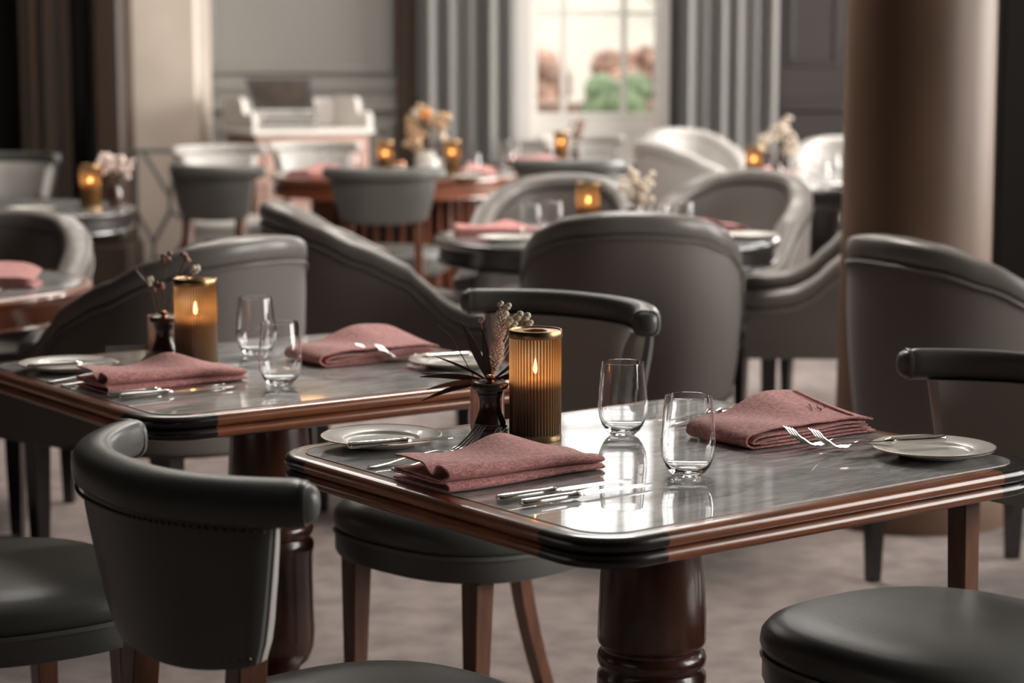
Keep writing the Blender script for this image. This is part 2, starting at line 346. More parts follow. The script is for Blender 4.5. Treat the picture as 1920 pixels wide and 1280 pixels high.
# curtains
def curtain(x0, x1, nf, amp, z0, z1, y):
    pts = []; n = nf * 12; rnd = random.Random(int(x0 * 100)); ph = 0; seq = []
    for i in range(n + 1):
        t = i / n; w = t * nf * 2 * pi
        seq.append((lerp(x0, x1, t) + .012 * sin(w * 2 + .5), y + amp * sin(w) * (1 + .4 * sin(w * .37 + x0)), t))
    rings = []
    for z, k in ((z0, 1.1), (z0 + .5, 1.03), (1.5, 1), (2.4, .95), (z1, .85)):
        fr = [(x, y + (yy - y) * k, z) for x, yy, _ in seq]; bk = [(x, y + (yy - y) * k + .012, z) for x, yy, _ in reversed(seq)]
        rings.append(fr + bk)
    b = MB(); n2 = len(rings[0]); v = [p for r_ in rings for p in r_]; f = []
    for i in range(len(rings) - 1):
        for j in range(n2):
            k = (j + 1) % n2; f.append((i * n2 + j, i * n2 + k, (i + 1) * n2 + k, (i + 1) * n2 + j))
    return b.add(v, f)
def curtain_thing(name, label, x0, x1, nf, amp, y, mt, z0=.03):
    t_ = thing(name, label, 'curtain', (0, 0, 0), 0, None)
    part(t_, 'drape', None, lambda: curtain(x0, x1, nf, amp, z0, 4.03, y), mt, ang=60)
    part(t_, 'curtain_rail', None, lambda: MB().tube([(x0 - .05, y, 4.06), (x1 + .05, y, 4.06)], .018), 'brass')
curtain_thing('curtain', 'grey pleated curtain to the left of the tall white window', -.60, .03, 5, .06, YB - .18, 'curtain')
curtain_thing('curtain', 'grey pleated curtain to the right of the tall white window', 1.035, 1.66, 6, .055, YB - .18, 'curtain')
curtain_thing('curtain', 'dark bunched curtain edge between panelled wall and grey pleated curtain', -.735, -.605, 2, .03, YB - .12, 'brown_curtain')
curtain_thing('curtain', 'brown velvet curtain in the dark corner at far left', -2.92, -2.63, 3, .05, 12.6, 'brown_curtain')

# ------------------------------------------------------------------ garden outside the window
def dens(b, rnd, c, s, n, r):
    for _ in range(n):
        b.ball((c[0] + rnd.uniform(-1, 1) * s[0], c[1] + rnd.uniform(-1, 1) * s[1], c[2] + rnd.uniform(-1, 1) * s[2]), r * rnd.uniform(.6, 1.2), 6, 4)
    return b
gl_ = struct('lawn', MB().box(-14, YB + .4, -.5, 14, 60, -.3), 'lawn')
wl = thing('garden_wall', 'low brick garden wall seen through the window', 'wall', (0, 0, 0))
bb = MB()
for i in range(46):
    for k in range(16):
        x = -3.0 + i * .232 + (k % 2) * .116; bb.box(x, 19.0, -.3 + k * .078, x + .222, 19.2, -.3 + k * .078 + .066)
part(wl, 'bricks', None, lambda: bb, 'brick', kind='stuff')
part(wl, 'mortar', None, lambda: MB().box(-3, 19.02, -.3, 7.8, 19.18, .94), 'render')
rnd = random.Random(3)
for lab, c, s, n, r_, mt in (('russet autumn hedge behind the garden wall, left of the green shrub', (-.75, 20.2, .55), (1.2, .35, .80), 300, .16, 'hedge_brown'),
                    ('russet autumn hedge behind the garden wall, right of the green shrub', (2.0, 20.4, .55), (1.2, .35, .85), 300, .16, 'hedge_brown'),
                    ('round green shrub in front of the garden wall', (.90, 18.2, .45), (.17, .3, .62), 120, .14, 'hedge'),
                    ('smaller green shrub at the right side of the window view', (1.40, 18.40, .30), (.08, .12, .5), 60, .12, 'hedge')):
    t_ = thing('shrub', lab, 'shrub', (c[0], c[1], -.3), 0, 'shrubs outside the window')
    cc = (0, 0, c[2] + .3)
    part(t_, 'foliage', None, lambda: dens(MB(), rnd, cc, s, n, r_), mt, kind='stuff')
    part(t_, 'stem', None, lambda: MB().tube([(0, 0, 0), (.02, 0, cc[2])], .03), 'trunk')
h = thing('house', 'pale rendered house beyond the garden', 'house', (2.5, 42, -.4))
part(h, 'wall', None, lambda: MB().box(-9, 0, 0, 9, 6, 4.6), 'render')
part(h, 'roof', None, lambda: MB().add([(-9.4, -.5, 4.6), (9.4, -.5, 4.6), (9.4, 6.5, 4.6), (-9.4, 6.5, 4.6), (-8, 3, 6.6), (8, 3, 6.6)], [(0, 1, 5, 4), (1, 2, 5), (2, 3, 4, 5), (3, 0, 4), (3, 2, 1, 0)]), 'roof')
for x in (-6.5, -4.6, 3, 6):
    f_ = part(h, 'window', 'hw', lambda: MB().box(-.55, -.06, 0, .55, 0, 1.5), 'white_paint', (x, 0, 1.2)); part(f_, 'pane', 'hp', lambda: MB().box(-.45, -.08, .1, .45, -.062, 1.4), 'roof')
for lab, x, y, hh in (('bare pale tree left of the house outside', -.6, 30, 5.0), ('bare pale tree right of the house outside', 3.0, 33, 5.4)):
    t_ = thing('tree', lab, 'tree', (x, y, -.3), 0, 'trees outside the window')
    part(t_, 'trunk', None, lambda: MB().tube([(0, 0, 0), (.05, 0, hh * .5), (0, .1, hh)], .1, 8, [.14, .1, .03]), 'trunk')
    b = MB()
    for _ in range(26):
        z = rnd.uniform(1.0, hh * .95); a = rnd.uniform(0, 2 * pi); l = rnd.uniform(.5, 1.3)
        b.tube([(0, 0, z), (l * .5 * cos(a), l * .5 * sin(a), z + .3), (l * cos(a), l * sin(a), z + .8)], .02, 5, [.03, .02, .008])
    part(t_, 'branches', None, lambda: b, 'trunk', kind='stuff')

# ------------------------------------------------------------------ chairs
def rail_pt(a, hw=.250, y0=-.35, sag=.125):
    return (hw * (1.06 * a - .06 * a ** 3), y0 + sag * abs(a) ** 2.4)
def rail_frame(a, **k):
    e = .01; p = rail_pt(a, **k); q = rail_pt(a + e, **k); o_ = rail_pt(a - e, **k)
    tx, ty = q[0] - o_[0], q[1] - o_[1]; l = math.hypot(tx, ty); tx /= l; ty /= l
    return p, (ty, -tx)              # point and outward (back) normal
def barrel_rail():
    rings = []; N = 40
    for i in range(-N, N + 1):
        a = i / N; p, n = rail_frame(a); e = 1 - abs(a); s = 1 if e > .03 else .9 + .1 * sqrt(max(0, e / .03))
        w, h_ = .0265 * s, .0265 * s; ring = []
        for k in range(20):
            t = 2 * pi * k / 20; cx_ = abs(cos(t)) ** .7 * (1 if cos(t) > 0 else -1); cz_ = abs(sin(t)) ** .7 * (1 if sin(t) > 0 else -1)
            ring.append((p[0] + n[0] * cx_ * w, p[1] + n[1] * cx_ * w, .842 + cz_ * h_ - .004 * (cx_)))
        rings.append(ring)
    return MB().loft(rings)
def rail_cap(sg):
    b = MB(); p, n = rail_frame(sg * 1.0); t = (-n[1] * sg, n[0] * sg); rings = []
    if t[0] * sg < 0: t = (-t[0], -t[1])
    for d, s in ((-.004, 1.05), (0, 1.07), (.004, 1.03), (.004, .92), (.012, .80), (.017, .55), (.019, .2)):
        ring = []
        for k in range(20):
            a = 2 * pi * k / 20; cx_ = abs(cos(a)) ** .7 * (1 if cos(a) > 0 else -1); cz_ = abs(sin(a)) ** .7 * (1 if sin(a) > 0 else -1)
            ring.append((p[0] + n[0] * cx_ * .0248 * s + t[0] * d, p[1] + n[1] * cx_ * .0248 * s + t[1] * d, .842 + cz_ * .0248 * s))
        rings.append(ring)
    return b.loft(rings)
PW = .90
def panel_edge(a, t):
    "a -1..1 across, t 0 bottom..1 top -> (point, normal, z)"
    wf = PW * (.80 + .20 * t ** .8); p, n = rail_frame(a * wf)
    z = lerp(.622 + .020 * abs(a) ** 3, .818, t); return p, n, z
def panel(off0, off1, inset=0):
    rings = []; N = 24; T = 7
    for i in range(-N, N + 1):
        a = i / N; ring = []; th = 1 if abs(a) < .97 else .55
        for q in range(T + 1):
            t = q / T; p, n, z = panel_edge(a * (1 - inset), t); d = off0 * (1 - .25 * (2 * t - 1) ** 4) * th; rk = .040 * (1 - t)
            ring.append((p[0] + n[0] * d, p[1] + n[1] * d + rk, z))
        for q in range(T, -1, -1):
            t = q / T; p, n, z = panel_edge(a * (1 - inset), t); d = off1 * (1 - .25 * (2 * t - 1) ** 4) * th; rk = .040 * (1 - t)
            ring.append((p[0] + n[0] * d, p[1] + n[1] * d + rk, z))
        rings.append(ring)
    return MB().loft(rings)
def nails_barrel():
    b = MB()
    for i in range(-26, 27): p, n, z = panel_edge(i / 26 * .98, 1); b.ball((p[0] + n[0] * .021, p[1] + n[1] * .021, z - .006), .0030, 6, 4)
    for s in (-1, 1):
        for q in range(1, 15):
            p, n, z = panel_edge(s * .955, q / 15); b.ball((p[0] + n[0] * .012, p[1] + n[1] * .012 + .045 * (1 - q / 15), z), .0033, 6, 4)
    for i in range(-18, 19): p, n, z = panel_edge(i / 18 * .95, 0.03); b.ball((p[0] + n[0] * .019, p[1] + n[1] * .019 + .045, z + .006), .0033, 6, 4)
    return b
def seat_outline(k, n=48):
    pts = []
    for i in range(n):
        a = 2 * pi * i / n; c, s = cos(a), sin(a)
        x = .252 * abs(c) ** .82 * (1 if c > 0 else -1); y = .245 * abs(s) ** .82 * (1 if s > 0 else -1)
        x *= 1 + .06 * (y / .245); pts.append((x * k, y * k))
    return pts
def seat_loft(prof):
    return MB().loft([[(x, y, z) for x, y in seat_outline(k)] for k, z in prof])
def leg(x, y, top, back=False):
    rings = []
    N = 10
    for i in range(N + 1):
        t = i / N; z = top * (1 - t)
        if back: yy = y - .10 * (z < .39) * ((.39 - min(z, .39)) / .39) ** 1.6 + (.02 * (z > .39) * (z - .39) / .27); w = .019 - .003 * t; xx = x + .02 * (1 if x > 0 else -1) * t
        else: yy = y + .008 * t; w = .022 - .0085 * t; xx = x
        rings.append([(xx - w, yy - w, z), (xx - w * .9, yy - w, z), (xx + w * .9, yy - w, z), (xx + w, yy - w * .9, z), (xx + w, yy + w * .9, z), (xx + w * .9, yy + w, z), (xx - w * .9, yy + w, z), (xx - w, yy + w * .9, z)])
    return MB().loft(rings)
def barrel_chair(x, y, rot, label, leather='leather', group='low barrel-back dining chairs'):
    t_ = thing('barrel_chair', label, 'chair', (x, y, 0), R(rot), group)
    part(t_, 'top_rail', 'b_rail' + leather, barrel_rail, leather)
    for s in (-1, 1): part(t_, 'rail_cap', 'b_cap%d' % s + leather, lambda: rail_cap(s), leather)
    part(t_, 'backrest', 'b_panel' + leather, lambda: panel(.018, -.004), leather)
    part(t_, 'back_padding', 'b_pad', lambda: panel(-.0045, -.042, -.012), 'pale_leather' if leather == 'leather' else leather)
    part(t_, 'nailheads', 'b_nails', nails_barrel, 'nail', kind='stuff')
    part(t_, 'seat_frame', 'b_sf' + leather, lambda: seat_loft([(.93, .385), (.985, .39), (1.0, .40), (1.0, .432), (.985, .436)]), leather)
    part(t_, 'seat', 'b_seat' + leather, lambda: seat_loft([(.975, .437), (1.0, .443), (1.015, .455), (1.005, .470), (.965, .482), (.87, .491), (.65, .497), (.3, .50), (.02, .501)]), leather)
    part(t_, 'piping', 'b_pip', lambda: MB().loft([[(x_ * k, y_ * k, z) for x_, y_ in seat_outline(1)] for k, z in ((1.0, .433), (1.014, .433), (1.014, .440), (1.0, .440))], loop=True), 'piping')
    for sx_ in (-1, 1):
        part(t_, 'leg', 'b_fl%d' % sx_, lambda: leg(.175 * sx_, .15, .385), 'wood_leg')
        part(t_, 'leg', 'b_bl%d' % sx_, lambda: leg(.150 * sx_, -.270, .655, True), 'wood_leg')
    return t_

def tub_path():
    pts = []
    for i in range(13): t = i / 12; pts.append((.270 + .010 * (1 - t), .35 * (1 - t)))
    for i in range(1, 36):
        a = pi * i / 36; c, s = cos(a), sin(a)
        pts.append((.270 * abs(c) ** .86 * (1 if c > 0 else -1), -.335 * abs(s) ** .86))
    for i in range(13): t = i / 12; pts.append((-.270 - .010 * t, .35 * t))
    return pts
TP = tub_path(); NT = len(TP)
HT = [(-.345, .92), (-.30, .905), (-.22, .868), (-.12, .815), (.02, .752), (.08, .695), (.14, .640), (.20, .612), (.28, .603), (.36, .60)]
def tub_n(i):
    p, q = TP[max(i - 1, 0)], TP[min(i + 1, NT - 1)]; tx, ty = q[0] - p[0], q[1] - p[1]; l = math.hypot(tx, ty); return (-(-ty / l), -(tx / l)) if False else (ty / l * -1 * -1, -tx / l)
def tub_out(i):
    p, q = TP[max(i - 1, 0)], TP[min(i + 1, NT - 1)]; tx, ty = q[0] - p[0], q[1] - p[1]; l = math.hypot(tx, ty)
    return (-ty / l, tx / l) if (-ty * TP[i][0] + tx * (TP[i][1] - .05)) > 0 else (ty / l, -tx / l)
def tub_shell(o0, o1, top_drop, zb=.385):
    rings = []
    for i in range(NT):
        x, y = TP[i]; n = tub_out(i); h_ = interp(y, HT) - top_drop; ring = []
        for q in range(7):
            t = q / 6; z = lerp(zb, h_, t); d = o0 - .035 * (1 - t) ** 1.3 * (h_ - zb) / .5 + .006 * sin(pi * t); ring.append((x + n[0] * d, y + n[1] * d, z))
        for q in range(6, -1, -1):
            t = q / 6; z = lerp(zb, h_, t); d = o1 - .035 * (1 - t) ** 1.3 * (h_ - zb) / .5; ring.append((x + n[0] * d, y + n[1] * d, z))
        rings.append(ring)
    return MB().loft(rings)
def tub_rail():
    rings = []
    for i in range(NT):
        x, y = TP[i]; n = tub_out(i); h_ = interp(y, HT); ring = []; e = min(i, NT - 1 - i); s = (.72, .93, 1)[min(e, 2)]
        for k in range(20):
            a = 2 * pi * k / 20; cx_ = abs(cos(a)) ** .62 * (1 if cos(a) > 0 else -1); cz_ = abs(sin(a)) ** .62 * (1 if sin(a) > 0 else -1)
            d = .002 + cx_ * .043 * s; ring.append((x + n[0] * d, y + n[1] * d, h_ - .032 + cz_ * .032 * s))
        rings.append(ring)
    return MB().loft(rings)
def tub_pipe(off, drop):
    pts = []
    for i in range(NT):
        x, y = TP[i]; n = tub_out(i); pts.append((x + n[0] * off, y + n[1] * off, interp(y, HT) - drop))
    return MB().tube(pts, .0045, 6)
def tub_base(off, z, r=.005):
    return MB().tube([(TP[i][0] + tub_out(i)[0] * off, TP[i][1] + tub_out(i)[1] * off, z) for i in range(NT)], r, 6)
def tub_cushion(prof):
    rings = []
    for k, z in prof:
        ring = []
        for i in range(40):
            a = 2 * pi * i / 40; c, s = cos(a), sin(a); ring.append((.228 * k * abs(c) ** .6 * (1 if c > 0 else -1), .025 + .325 * k * abs(s) ** .6 * (1 if s > 0 else -1), z))
        rings.append(ring)
    return MB().loft(rings)
def tleg(x, y):
    return MB().loft([[(x + a * w, y + b * w, z) for a, b in ((-1, -1), (1, -1), (1, 1), (-1, 1))] for z, w in ((.40, .024), (.2, .021), (0, .015))])
def tub_chair(x, y, rot, label, outer='fabric', inner='taupe', s=1):
    t_ = thing('tub_armchair', label, 'armchair', (x, y, 0), R(rot), 'high-backed tub armchairs')
    k = outer + inner
    part(t_, 'shell', 't_shell' + k, lambda: tub_shell(.040, .004, .060), outer)
    part(t_, 'inner_back', 't_inner' + k, lambda: tub_shell(.003, -.034, .060, .42), inner)
    part(t_, 'arm_rail', 't_rail' + k, tub_rail, inner)
    part(t_, 'piping', 't_pip' + k, lambda: tub_pipe(.044, .066), inner)
    part(t_, 'seat_frame', 't_sf' + k, lambda: tub_cushion([(1.04, .385), (1.08, .39), (1.09, .42), (1.08, .435)]), outer)
    part(t_, 'nailheads', 't_base', lambda: tub_base(.018, .392, .004), 'nail', kind='stuff')
    part(t_, 'seat_cushion', 't_cush' + k, lambda: tub_cushion([(.97, .436), (1.02, .445), (1.03, .47), (1.0, .50), (.9, .513), (.5, .52), (.02, .522)]), inner)
    for a, b_ in ((-.205, .27), (.205, .27), (-.18, -.22), (.18, -.22)):
        part(t_, 'leg', 't_leg%g%g' % (a, b_), lambda: tleg(a, b_), 'dark_wood')
    return t_

# ------------------------------------------------------------------ tables
TH = .76
def rr_square(h, r, n=10):
    pts = []; g = h + DH; h = h - DH
    for cx_, cy_, a0 in ((g - r, h - r, 0), (-g + r, h - r, 90), (-g + r, -h + r, 180), (g - r, -h + r, 270)):
        for i in range(n + 1):
            a = R(a0 + 90 * i / n); pts.append((cx_ + r * cos(a), cy_ + r * sin(a)))
    return pts
def rim_section():
    s_ = [(-.012, TH - .001), (.012, TH - .0005)]
    for k in range(7): a = R(80 - 27 * k); s_.append((.0228 + .0105 * cos(a), TH - .0112 + .0105 * sin(a)))
    s_.append((.0200, TH - .0222))
    for k in range(7): a = R(75 - 26 * k); s_.append((.0222 + .0095 * cos(a), TH - .0318 + .0095 * sin(a)))
    s_ += [(-.012, TH - .041)]
    return s_
HM, RM, DH, EX = .385, .055, .020, .030
def rim_straight(h, l):
    sec = rim_section(); L = l - RM - EX
    return MB().loft([[(h + o, y, z) for o, z in sec] for y in (-L, -L * .33, L * .33, L)])
def rim_corner(hx, hy):
    sec = rim_section(); rings = [[(hx + o, hy - RM - EX, z) for o, z in sec]]
    for i in range(13): a = R(90 * i / 12); rings.append([(hx - RM + (RM + o) * cos(a), hy - RM + (RM + o) * sin(a), z) for o, z in sec])
    rings.append([(hx - RM - EX, hy + o, z) for o, z in sec])
    return MB().loft(rings)
def square_table(x, y, rot, label):
    t_ = thing('square_table', label, 'table', (x, y, 0), R(rot), 'square marble-topped dining tables')
    part(t_, 'tabletop', 'sq_top', lambda: MB().loft([[(px, py, z) for px, py in rr_square(HM + .001, RM)] for z in (TH - .02, TH)]), 'marble')
    part(t_, 'inlay_line', 'sq_line', lambda: MB().loft([[(px, py, z) for px, py in rr_square(h_, r_)] for h_, r_, z in ((HM - .0003, RM, TH - .001), (HM - .0003, RM, TH + .0004), (HM + .0008, RM + .001, TH + .0004), (HM + .0008, RM + .001, TH - .001))], loop=True), 'inlay')
    for k in range(4):
        h_, l_ = (HM + DH, HM - DH) if k % 2 == 0 else (HM - DH, HM + DH)
        part(t_, 'rim_rail', 'sq_rim%d' % (k % 2), lambda: rim_straight(h_, l_), 'wood', rz=k * pi / 2)
        part(t_, 'rim_corner', 'sq_cor%d' % (k % 2), lambda: rim_corner(h_, l_), 'dark_wood', rz=k * pi / 2)
    part(t_, 'under_frame', 'sq_under', lambda: MB().loft([[(px, py, z) for px, py in rr_square(h_, .05)] for h_, z in ((.355, TH - .024), (.355, TH - .052), (.30, TH - .065))]), 'dark_wood')
    prof = [(.066, .70), (.070, .68), (.0735, .64), (.0785, .58), (.0815, .52), (.0825, .482), (.081, .476), (.076, .470), (.076, .466), (.081, .460), (.083, .452), (.081, .443), (.076, .437), (.0765, .434), (.082, .428), (.083, .42), (.083, .412), (.081, .404), (.080, .36), (.081, .30), (.083, .25), (.081, .22), (.072, .195), (.055, .180), (.050, .16), (.058, .14), (.075, .125), (.08, .11), (.08, .10)]
    part(t_, 'pedestal', 'sq_ped', lambda: MB().lathe(prof, 48), 'turned_wood')
    part(t_, 'base', 'sq_base', lambda: MB().lathe([(.10, .10), (.16, .085), (.26, .05), (.29, .035), (.30, .02), (.30, 0)], 48), 'dark_wood')
    return t_
def round_table(x, y, r, label, wood, ap=.085, slats=False, key=''):
    t_ = thing('round_table', label, 'table', (x, y, 0), 0, 'round dining tables')
    part(t_, 'tabletop', None, lambda: MB().lathe([(.001, TH), (r - .03, TH), (r - .03, TH - .02), (.001, TH - .02)], 64), 'marble')
    part(t_, 'rim', None, lambda: MB().loft([[((r + o) * cos(2 * pi * i / 64), (r + o) * sin(2 * pi * i / 64), z) for i in range(64)] for o, z in ((-.032, TH - .022), (-.032, TH), (-.012, TH + .0), (-.003, TH - .005), (0, TH - .013), (-.003, TH - .022), (-.010, TH - .028))], loop=True), wood)
    part(t_, 'apron', None, lambda: MB().loft([[((r + o) * cos(2 * pi * i / 64), (r + o) * sin(2 * pi * i / 64), z) for i in range(64)] for o, z in ((-.035, TH - .025), (-.016, TH - .028), (-.016, TH - ap + .012), (-.008, TH - ap + .010), (-.006, TH - ap + .004), (-.010, TH - ap), (-.05, TH - ap), (-.06, TH - ap + .02))], loop=True), wood)
    if slats:
        part(t_, 'drum_core', None, lambda: MB().lathe([(r * .60, TH - ap), (r * .60, .05)], 40), 'dark_wood')
        for k in range(40):
            a = 2 * pi * k / 40
            part(t_, 'slat', 'slat' + key, lambda: MB().bbox(-.012, -.018, .06, .012, .018, TH - ap - .01, .003), wood, (r * .64 * cos(a), r * .64 * sin(a), 0), a + pi / 2)
        part(t_, 'base', None, lambda: MB().lathe([(r * .68, .06), (r * .70, .05), (r * .70, 0)], 40), wood)
    else:
        part(t_, 'pedestal', None, lambda: MB().lathe([(.14, TH - .03), (.10, TH - .1), (.075, .6), (.085, .5), (.08, .45), (.09, .42), (.085, .3), (.06, .18), (.08, .12), (.08, .10)], 32), 'dark_wood')
        part(t_, 'base', None, lambda: MB().lathe([(.10, .10), (.16, .085), (.29, .05), (.33, .035), (.34, .02), (.34, 0)], 40), 'dark_wood')
    return t_

# ------------------------------------------------------------------ tableware
def glass_mesh():
    o = [(.0003, .0), (.016, .0), (.0205, .0012), (.026, .006), (.0325, .0155), (.0372, .028), (.0392, .042), (.0392, .052), (.0378, .070), (.0355, .092), (.0333, .1145)]
    i = [(.0327, .1150), (.0322, .1145), (.0344, .092), (.0367, .070), (.0381, .052), (.0381, .042), (.0361, .0285), (.0312, .0170), (.0245, .0095), (.015, .0065), (.0003, .0062)]
    return MB().lathe(o + i, 56)
def tumbler(x, y, label, group, z=TH, k=1):
    o = part(None, 'stemless_glass', 'tumbler', glass_mesh, 'glass', (x, y, z + .0008)); o['label'] = label; o['category'] = 'glass'; o['group'] = group; o.scale = (k, k, k); return o
def plate_t(x, y, label, group, z=TH):
    t_ = thing('side_plate', label, 'plate', (x, y, z), 0, group)
    part(t_, 'dish', 'plate', lambda: MB().lathe([(.0005, .0065), (.050, .0065), (.0545, .0075), (.0575, .0105), (.060, .0115), (.075, .0135), (.0905, .0160), (.0918, .0158), (.0905, .0135), (.070, .0085), (.055, .0035), (.052, .0012), (.049, .0012), (.046, .004), (.0005, .004)], 72), 'china')
    part(t_, 'rim_line', 'plrim', lambda: MB().lathe([(.0912, .0166), (.0928, .0163), (.0928, .0155), (.0912, .0157), (.0912, .0166)], 72), 'gold')
    return t_
def knife(x, y, rot, label, group, z=TH, L=.23, tilt=0):
    t_ = thing('table_knife', label, 'knife', (x, y, z), R(rot), group)
    if tilt: t_.rotation_euler = (0, R(-tilt), R(rot))
    def hd():
        rings = []
        for i, (u, w, h_) in enumerate(((0, .003, .003), (.002, .0065, .0045), (.006, .0085, .0055), (.03, .0082, .0055), (.07, .0068, .0048), (.086, .0058, .0044), (.089, .0072, .0052), (.0935, .0072, .0052), (.096, .0045, .004), (.102, .0032, .0025))):
            rings.append([(u, w * cos(2 * pi * k / 14), .0062 + h_ * sin(2 * pi * k / 14)) for k in range(14)])
        return MB().loft(rings)
    def bl():
        rings = []
        for u, w0, w1, th in ((.100, -.003, .003, .0022), (.106, -.006, .0045, .0012), (.12, -.0075, .0055, .0010), (.17, -.0085, .0055, .0009), (.205, -.0085, .0050, .0008), (.222, -.0065, .0045, .0006), (.230, -.001, .0035, .0004)):
            rings.append([(u * L / .23, w0, .0045), (u * L / .23, w1, .0045 + th), (u * L / .23, w1, .0045 + 2 * th), (u * L / .23, w0, .0052)])
        return MB().loft(rings)
    part(t_, 'handle', 'kh', hd, 'silver'); part(t_, 'blade', 'kb%g' % L, bl, 'silver'); return t_
def fork(x, y, rot, label, group, z=TH):
    t_ = thing('table_fork', label, 'fork', (x, y, z), R(rot), group)
    def zc(u): return interp(u, [(0, .0025), (.03, .004), (.09, .0095), (.125, .011), (.145, .006), (.158, .0035), (.175, .009), (.195, .021), (.212, .037)])
    def hd():
        rings = []
        for i in range(26):
            u = .148 * i / 25; w = interp(u, [(0, .004), (.006, .0095), (.02, .0088), (.06, .0055), (.10, .0036), (.13, .0034), (.148, .0055)])
            rings.append([(u, w * cos(2 * pi * k / 10), zc(u) + .0018 * sin(2 * pi * k / 10)) for k in range(10)])
        return MB().loft(rings)
    def hb():
        rings = []
        for i in range(8):
            u = .145 + .022 * i / 7; w = interp(u, [(.145, .005), (.152, .0105), (.160, .0125), (.167, .0128)])
            rings.append([(u, -w, zc(u) + .001), (u, -w * .5, zc(u) + .0), (u, w * .5, zc(u)), (u, w, zc(u) + .001), (u, w, zc(u) + .0025), (u, 0, zc(u) + .0016), (u, -w, zc(u) + .0025)])
        return MB().loft(rings)
    def tine(k):
        pts = [(.165 + .047 * i / 8, (k - 1.5) * .0072, zc(.165 + .047 * i / 8) + .0012) for i in range(9)]
        return MB().tube(pts, .0014, 6, [.0019, .0019, .0018, .0018, .0017, .0016, .0015, .0013, .0007])
    part(t_, 'handle', 'fh', hd, 'silver'); part(t_, 'fork_head', 'fb', hb, 'silver')
    for k in range(4): part(t_, 'tine', 'ft%d' % k, lambda: tine(k), 'silver')
    return t_
def ribbon(path, th):
    "closed section around an open polyline"
    L, Rr = [], []; n = len(path)
    for i, p in enumerate(path):
        a, c = path[max(i - 1, 0)], path[min(i + 1, n - 1)]; dx, dz = c[0] - a[0], c[1] - a[1]; l = math.hypot(dx, dz) or 1
        nx, nz = -dz / l * th / 2, dx / l * th / 2; L.append((p[0] + nx, p[1] + nz)); Rr.append((p[0] - nx, p[1] - nz))
    return L, Rr
def smooth_path(pts, m=4):
    out = []; n = len(pts)
    for i in range(n - 1):
        p0, p1, p2, p3 = pts[max(i - 1, 0)], pts[i], pts[i + 1], pts[min(i + 2, n - 1)]
        for k in range(m):
            t = k / m
            out.append(tuple(.5 * ((2 * p1[j]) + (-p0[j] + p2[j]) * t + (2 * p0[j] - 5 * p1[j] + 4 * p2[j] - p3[j]) * t * t + (-p0[j] + 3 * p1[j] - 3 * p2[j] + p3[j]) * t ** 3) for j in (0, 1)))
    out.append(pts[-1]); return out
def ribbon_loft(b, path_fn, th, us, place):
    rings = []
    for u in us:
        L, Rr = ribbon(path_fn(u), th); rings.append([place(u, s_, z) for s_, z in L] + [place(u, s_, z) for s_, z in reversed(Rr)])
    n = len(rings[0]); h_ = n // 2; o0 = len(b.v); v = [p for r_ in rings for p in r_]; f = []
    for i in range(len(rings) - 1):
        for j in range(n): k = (j + 1) % n; f.append((i * n + j, i * n + k, (i + 1) * n + k, (i + 1) * n + j))
    for base in (0, (len(rings) - 1) * n):
        for j in range(h_ - 1): f.append((base + j, base + j + 1, base + n - 2 - j, base + n - 1 - j))
    return b.add(v, f)
def napkin_a():
    b = MB(); us = [-.14 + .28 * i / 30 for i in range(31)]
    def pf(u):
        e = (u + .14) / .28; w = .0035 * sin(u * 35)
        open_ = max(0, 1 - e * 3.2)
        return smooth_path([(.066, .0022), (-.050, .0022), (-.066, .0030), (-.0700, .0080), (-.062, .0130), (-.040, .0115), (.055, .0110), (.063, .0135), (.055, .0158), (-.040, .0155), (-.058, .0165), 
                            (-.0710, .0250), (-.066, .0330), (-.052, .0355 + .001 * open_), (-.035, .0300 - .007 * open_), (-.015, .0305 + .003 * open_ + w * .3), (.02, .031 + w * .6), (.066, .030 + w)])
    def place(u, s_, z):
        e = (u + .14) / .28; k = 1 - .42 * e ** 2.2
        lift = .013 * max(0, (s_ + .035) / .10) * math.exp(-((u - .045) / .06) ** 2) * (z / .03)
        w = 1 - .10 * e ** 3
        return (u + .006 * sin(s_ * 40) * (z / .03), s_ * w + .004 * sin(u * 22), max(.0006, z * k + lift))
    return ribbon_loft(b, pf, .0030, us, place)
def napkin_b():
    b = MB(); vs = [-.07 + .14 * i / 16 for i in range(17)]
    def outer(v):
        e = (v + .07) / .14
        return smooth_path([(.135, .0022), (-.10, .0022), (-.128, .0030), (-.141, .0110), (-.137, .0215), (-.118, .0265), (-.085, .0290), (-.04, .0275 + .004 * e), (0, .0300), (.05, .0265), (.10, .0250), (.128, .0215)])
    def inner(v):
        return smooth_path([(.118, .0125), (.0, .0135), (-.09, .0120), (-.122, .0085), (-.128, .0115), (-.121, .0165), (-.10, .0190), (-.04, .0175), (.04, .0190), (.112, .0175)])
    def inner2(v): return smooth_path([(.125, .0072), (0, .0072), (-.10, .0072), (-.115, .0078)])
    def place(u, s_, z):
        e = (u + .07) / .14
        lift = .030 * e ** 1.3 * math.exp(-((s_ - .06) / .085) ** 2) * max(0, (z - .008) / .02)
        return (s_ + .006 * e * sin(z * 60), u + .003 * sin(s_ * 30), max(.0006, z + lift + .0015 * sin(s_ * 45 + u * 30) * (z / .03)))
    ribbon_loft(b, outer, .0028, vs, place); ribbon_loft(b, inner, .0026, vs, place); ribbon_loft(b, inner2, .0026, vs, place)
    return b
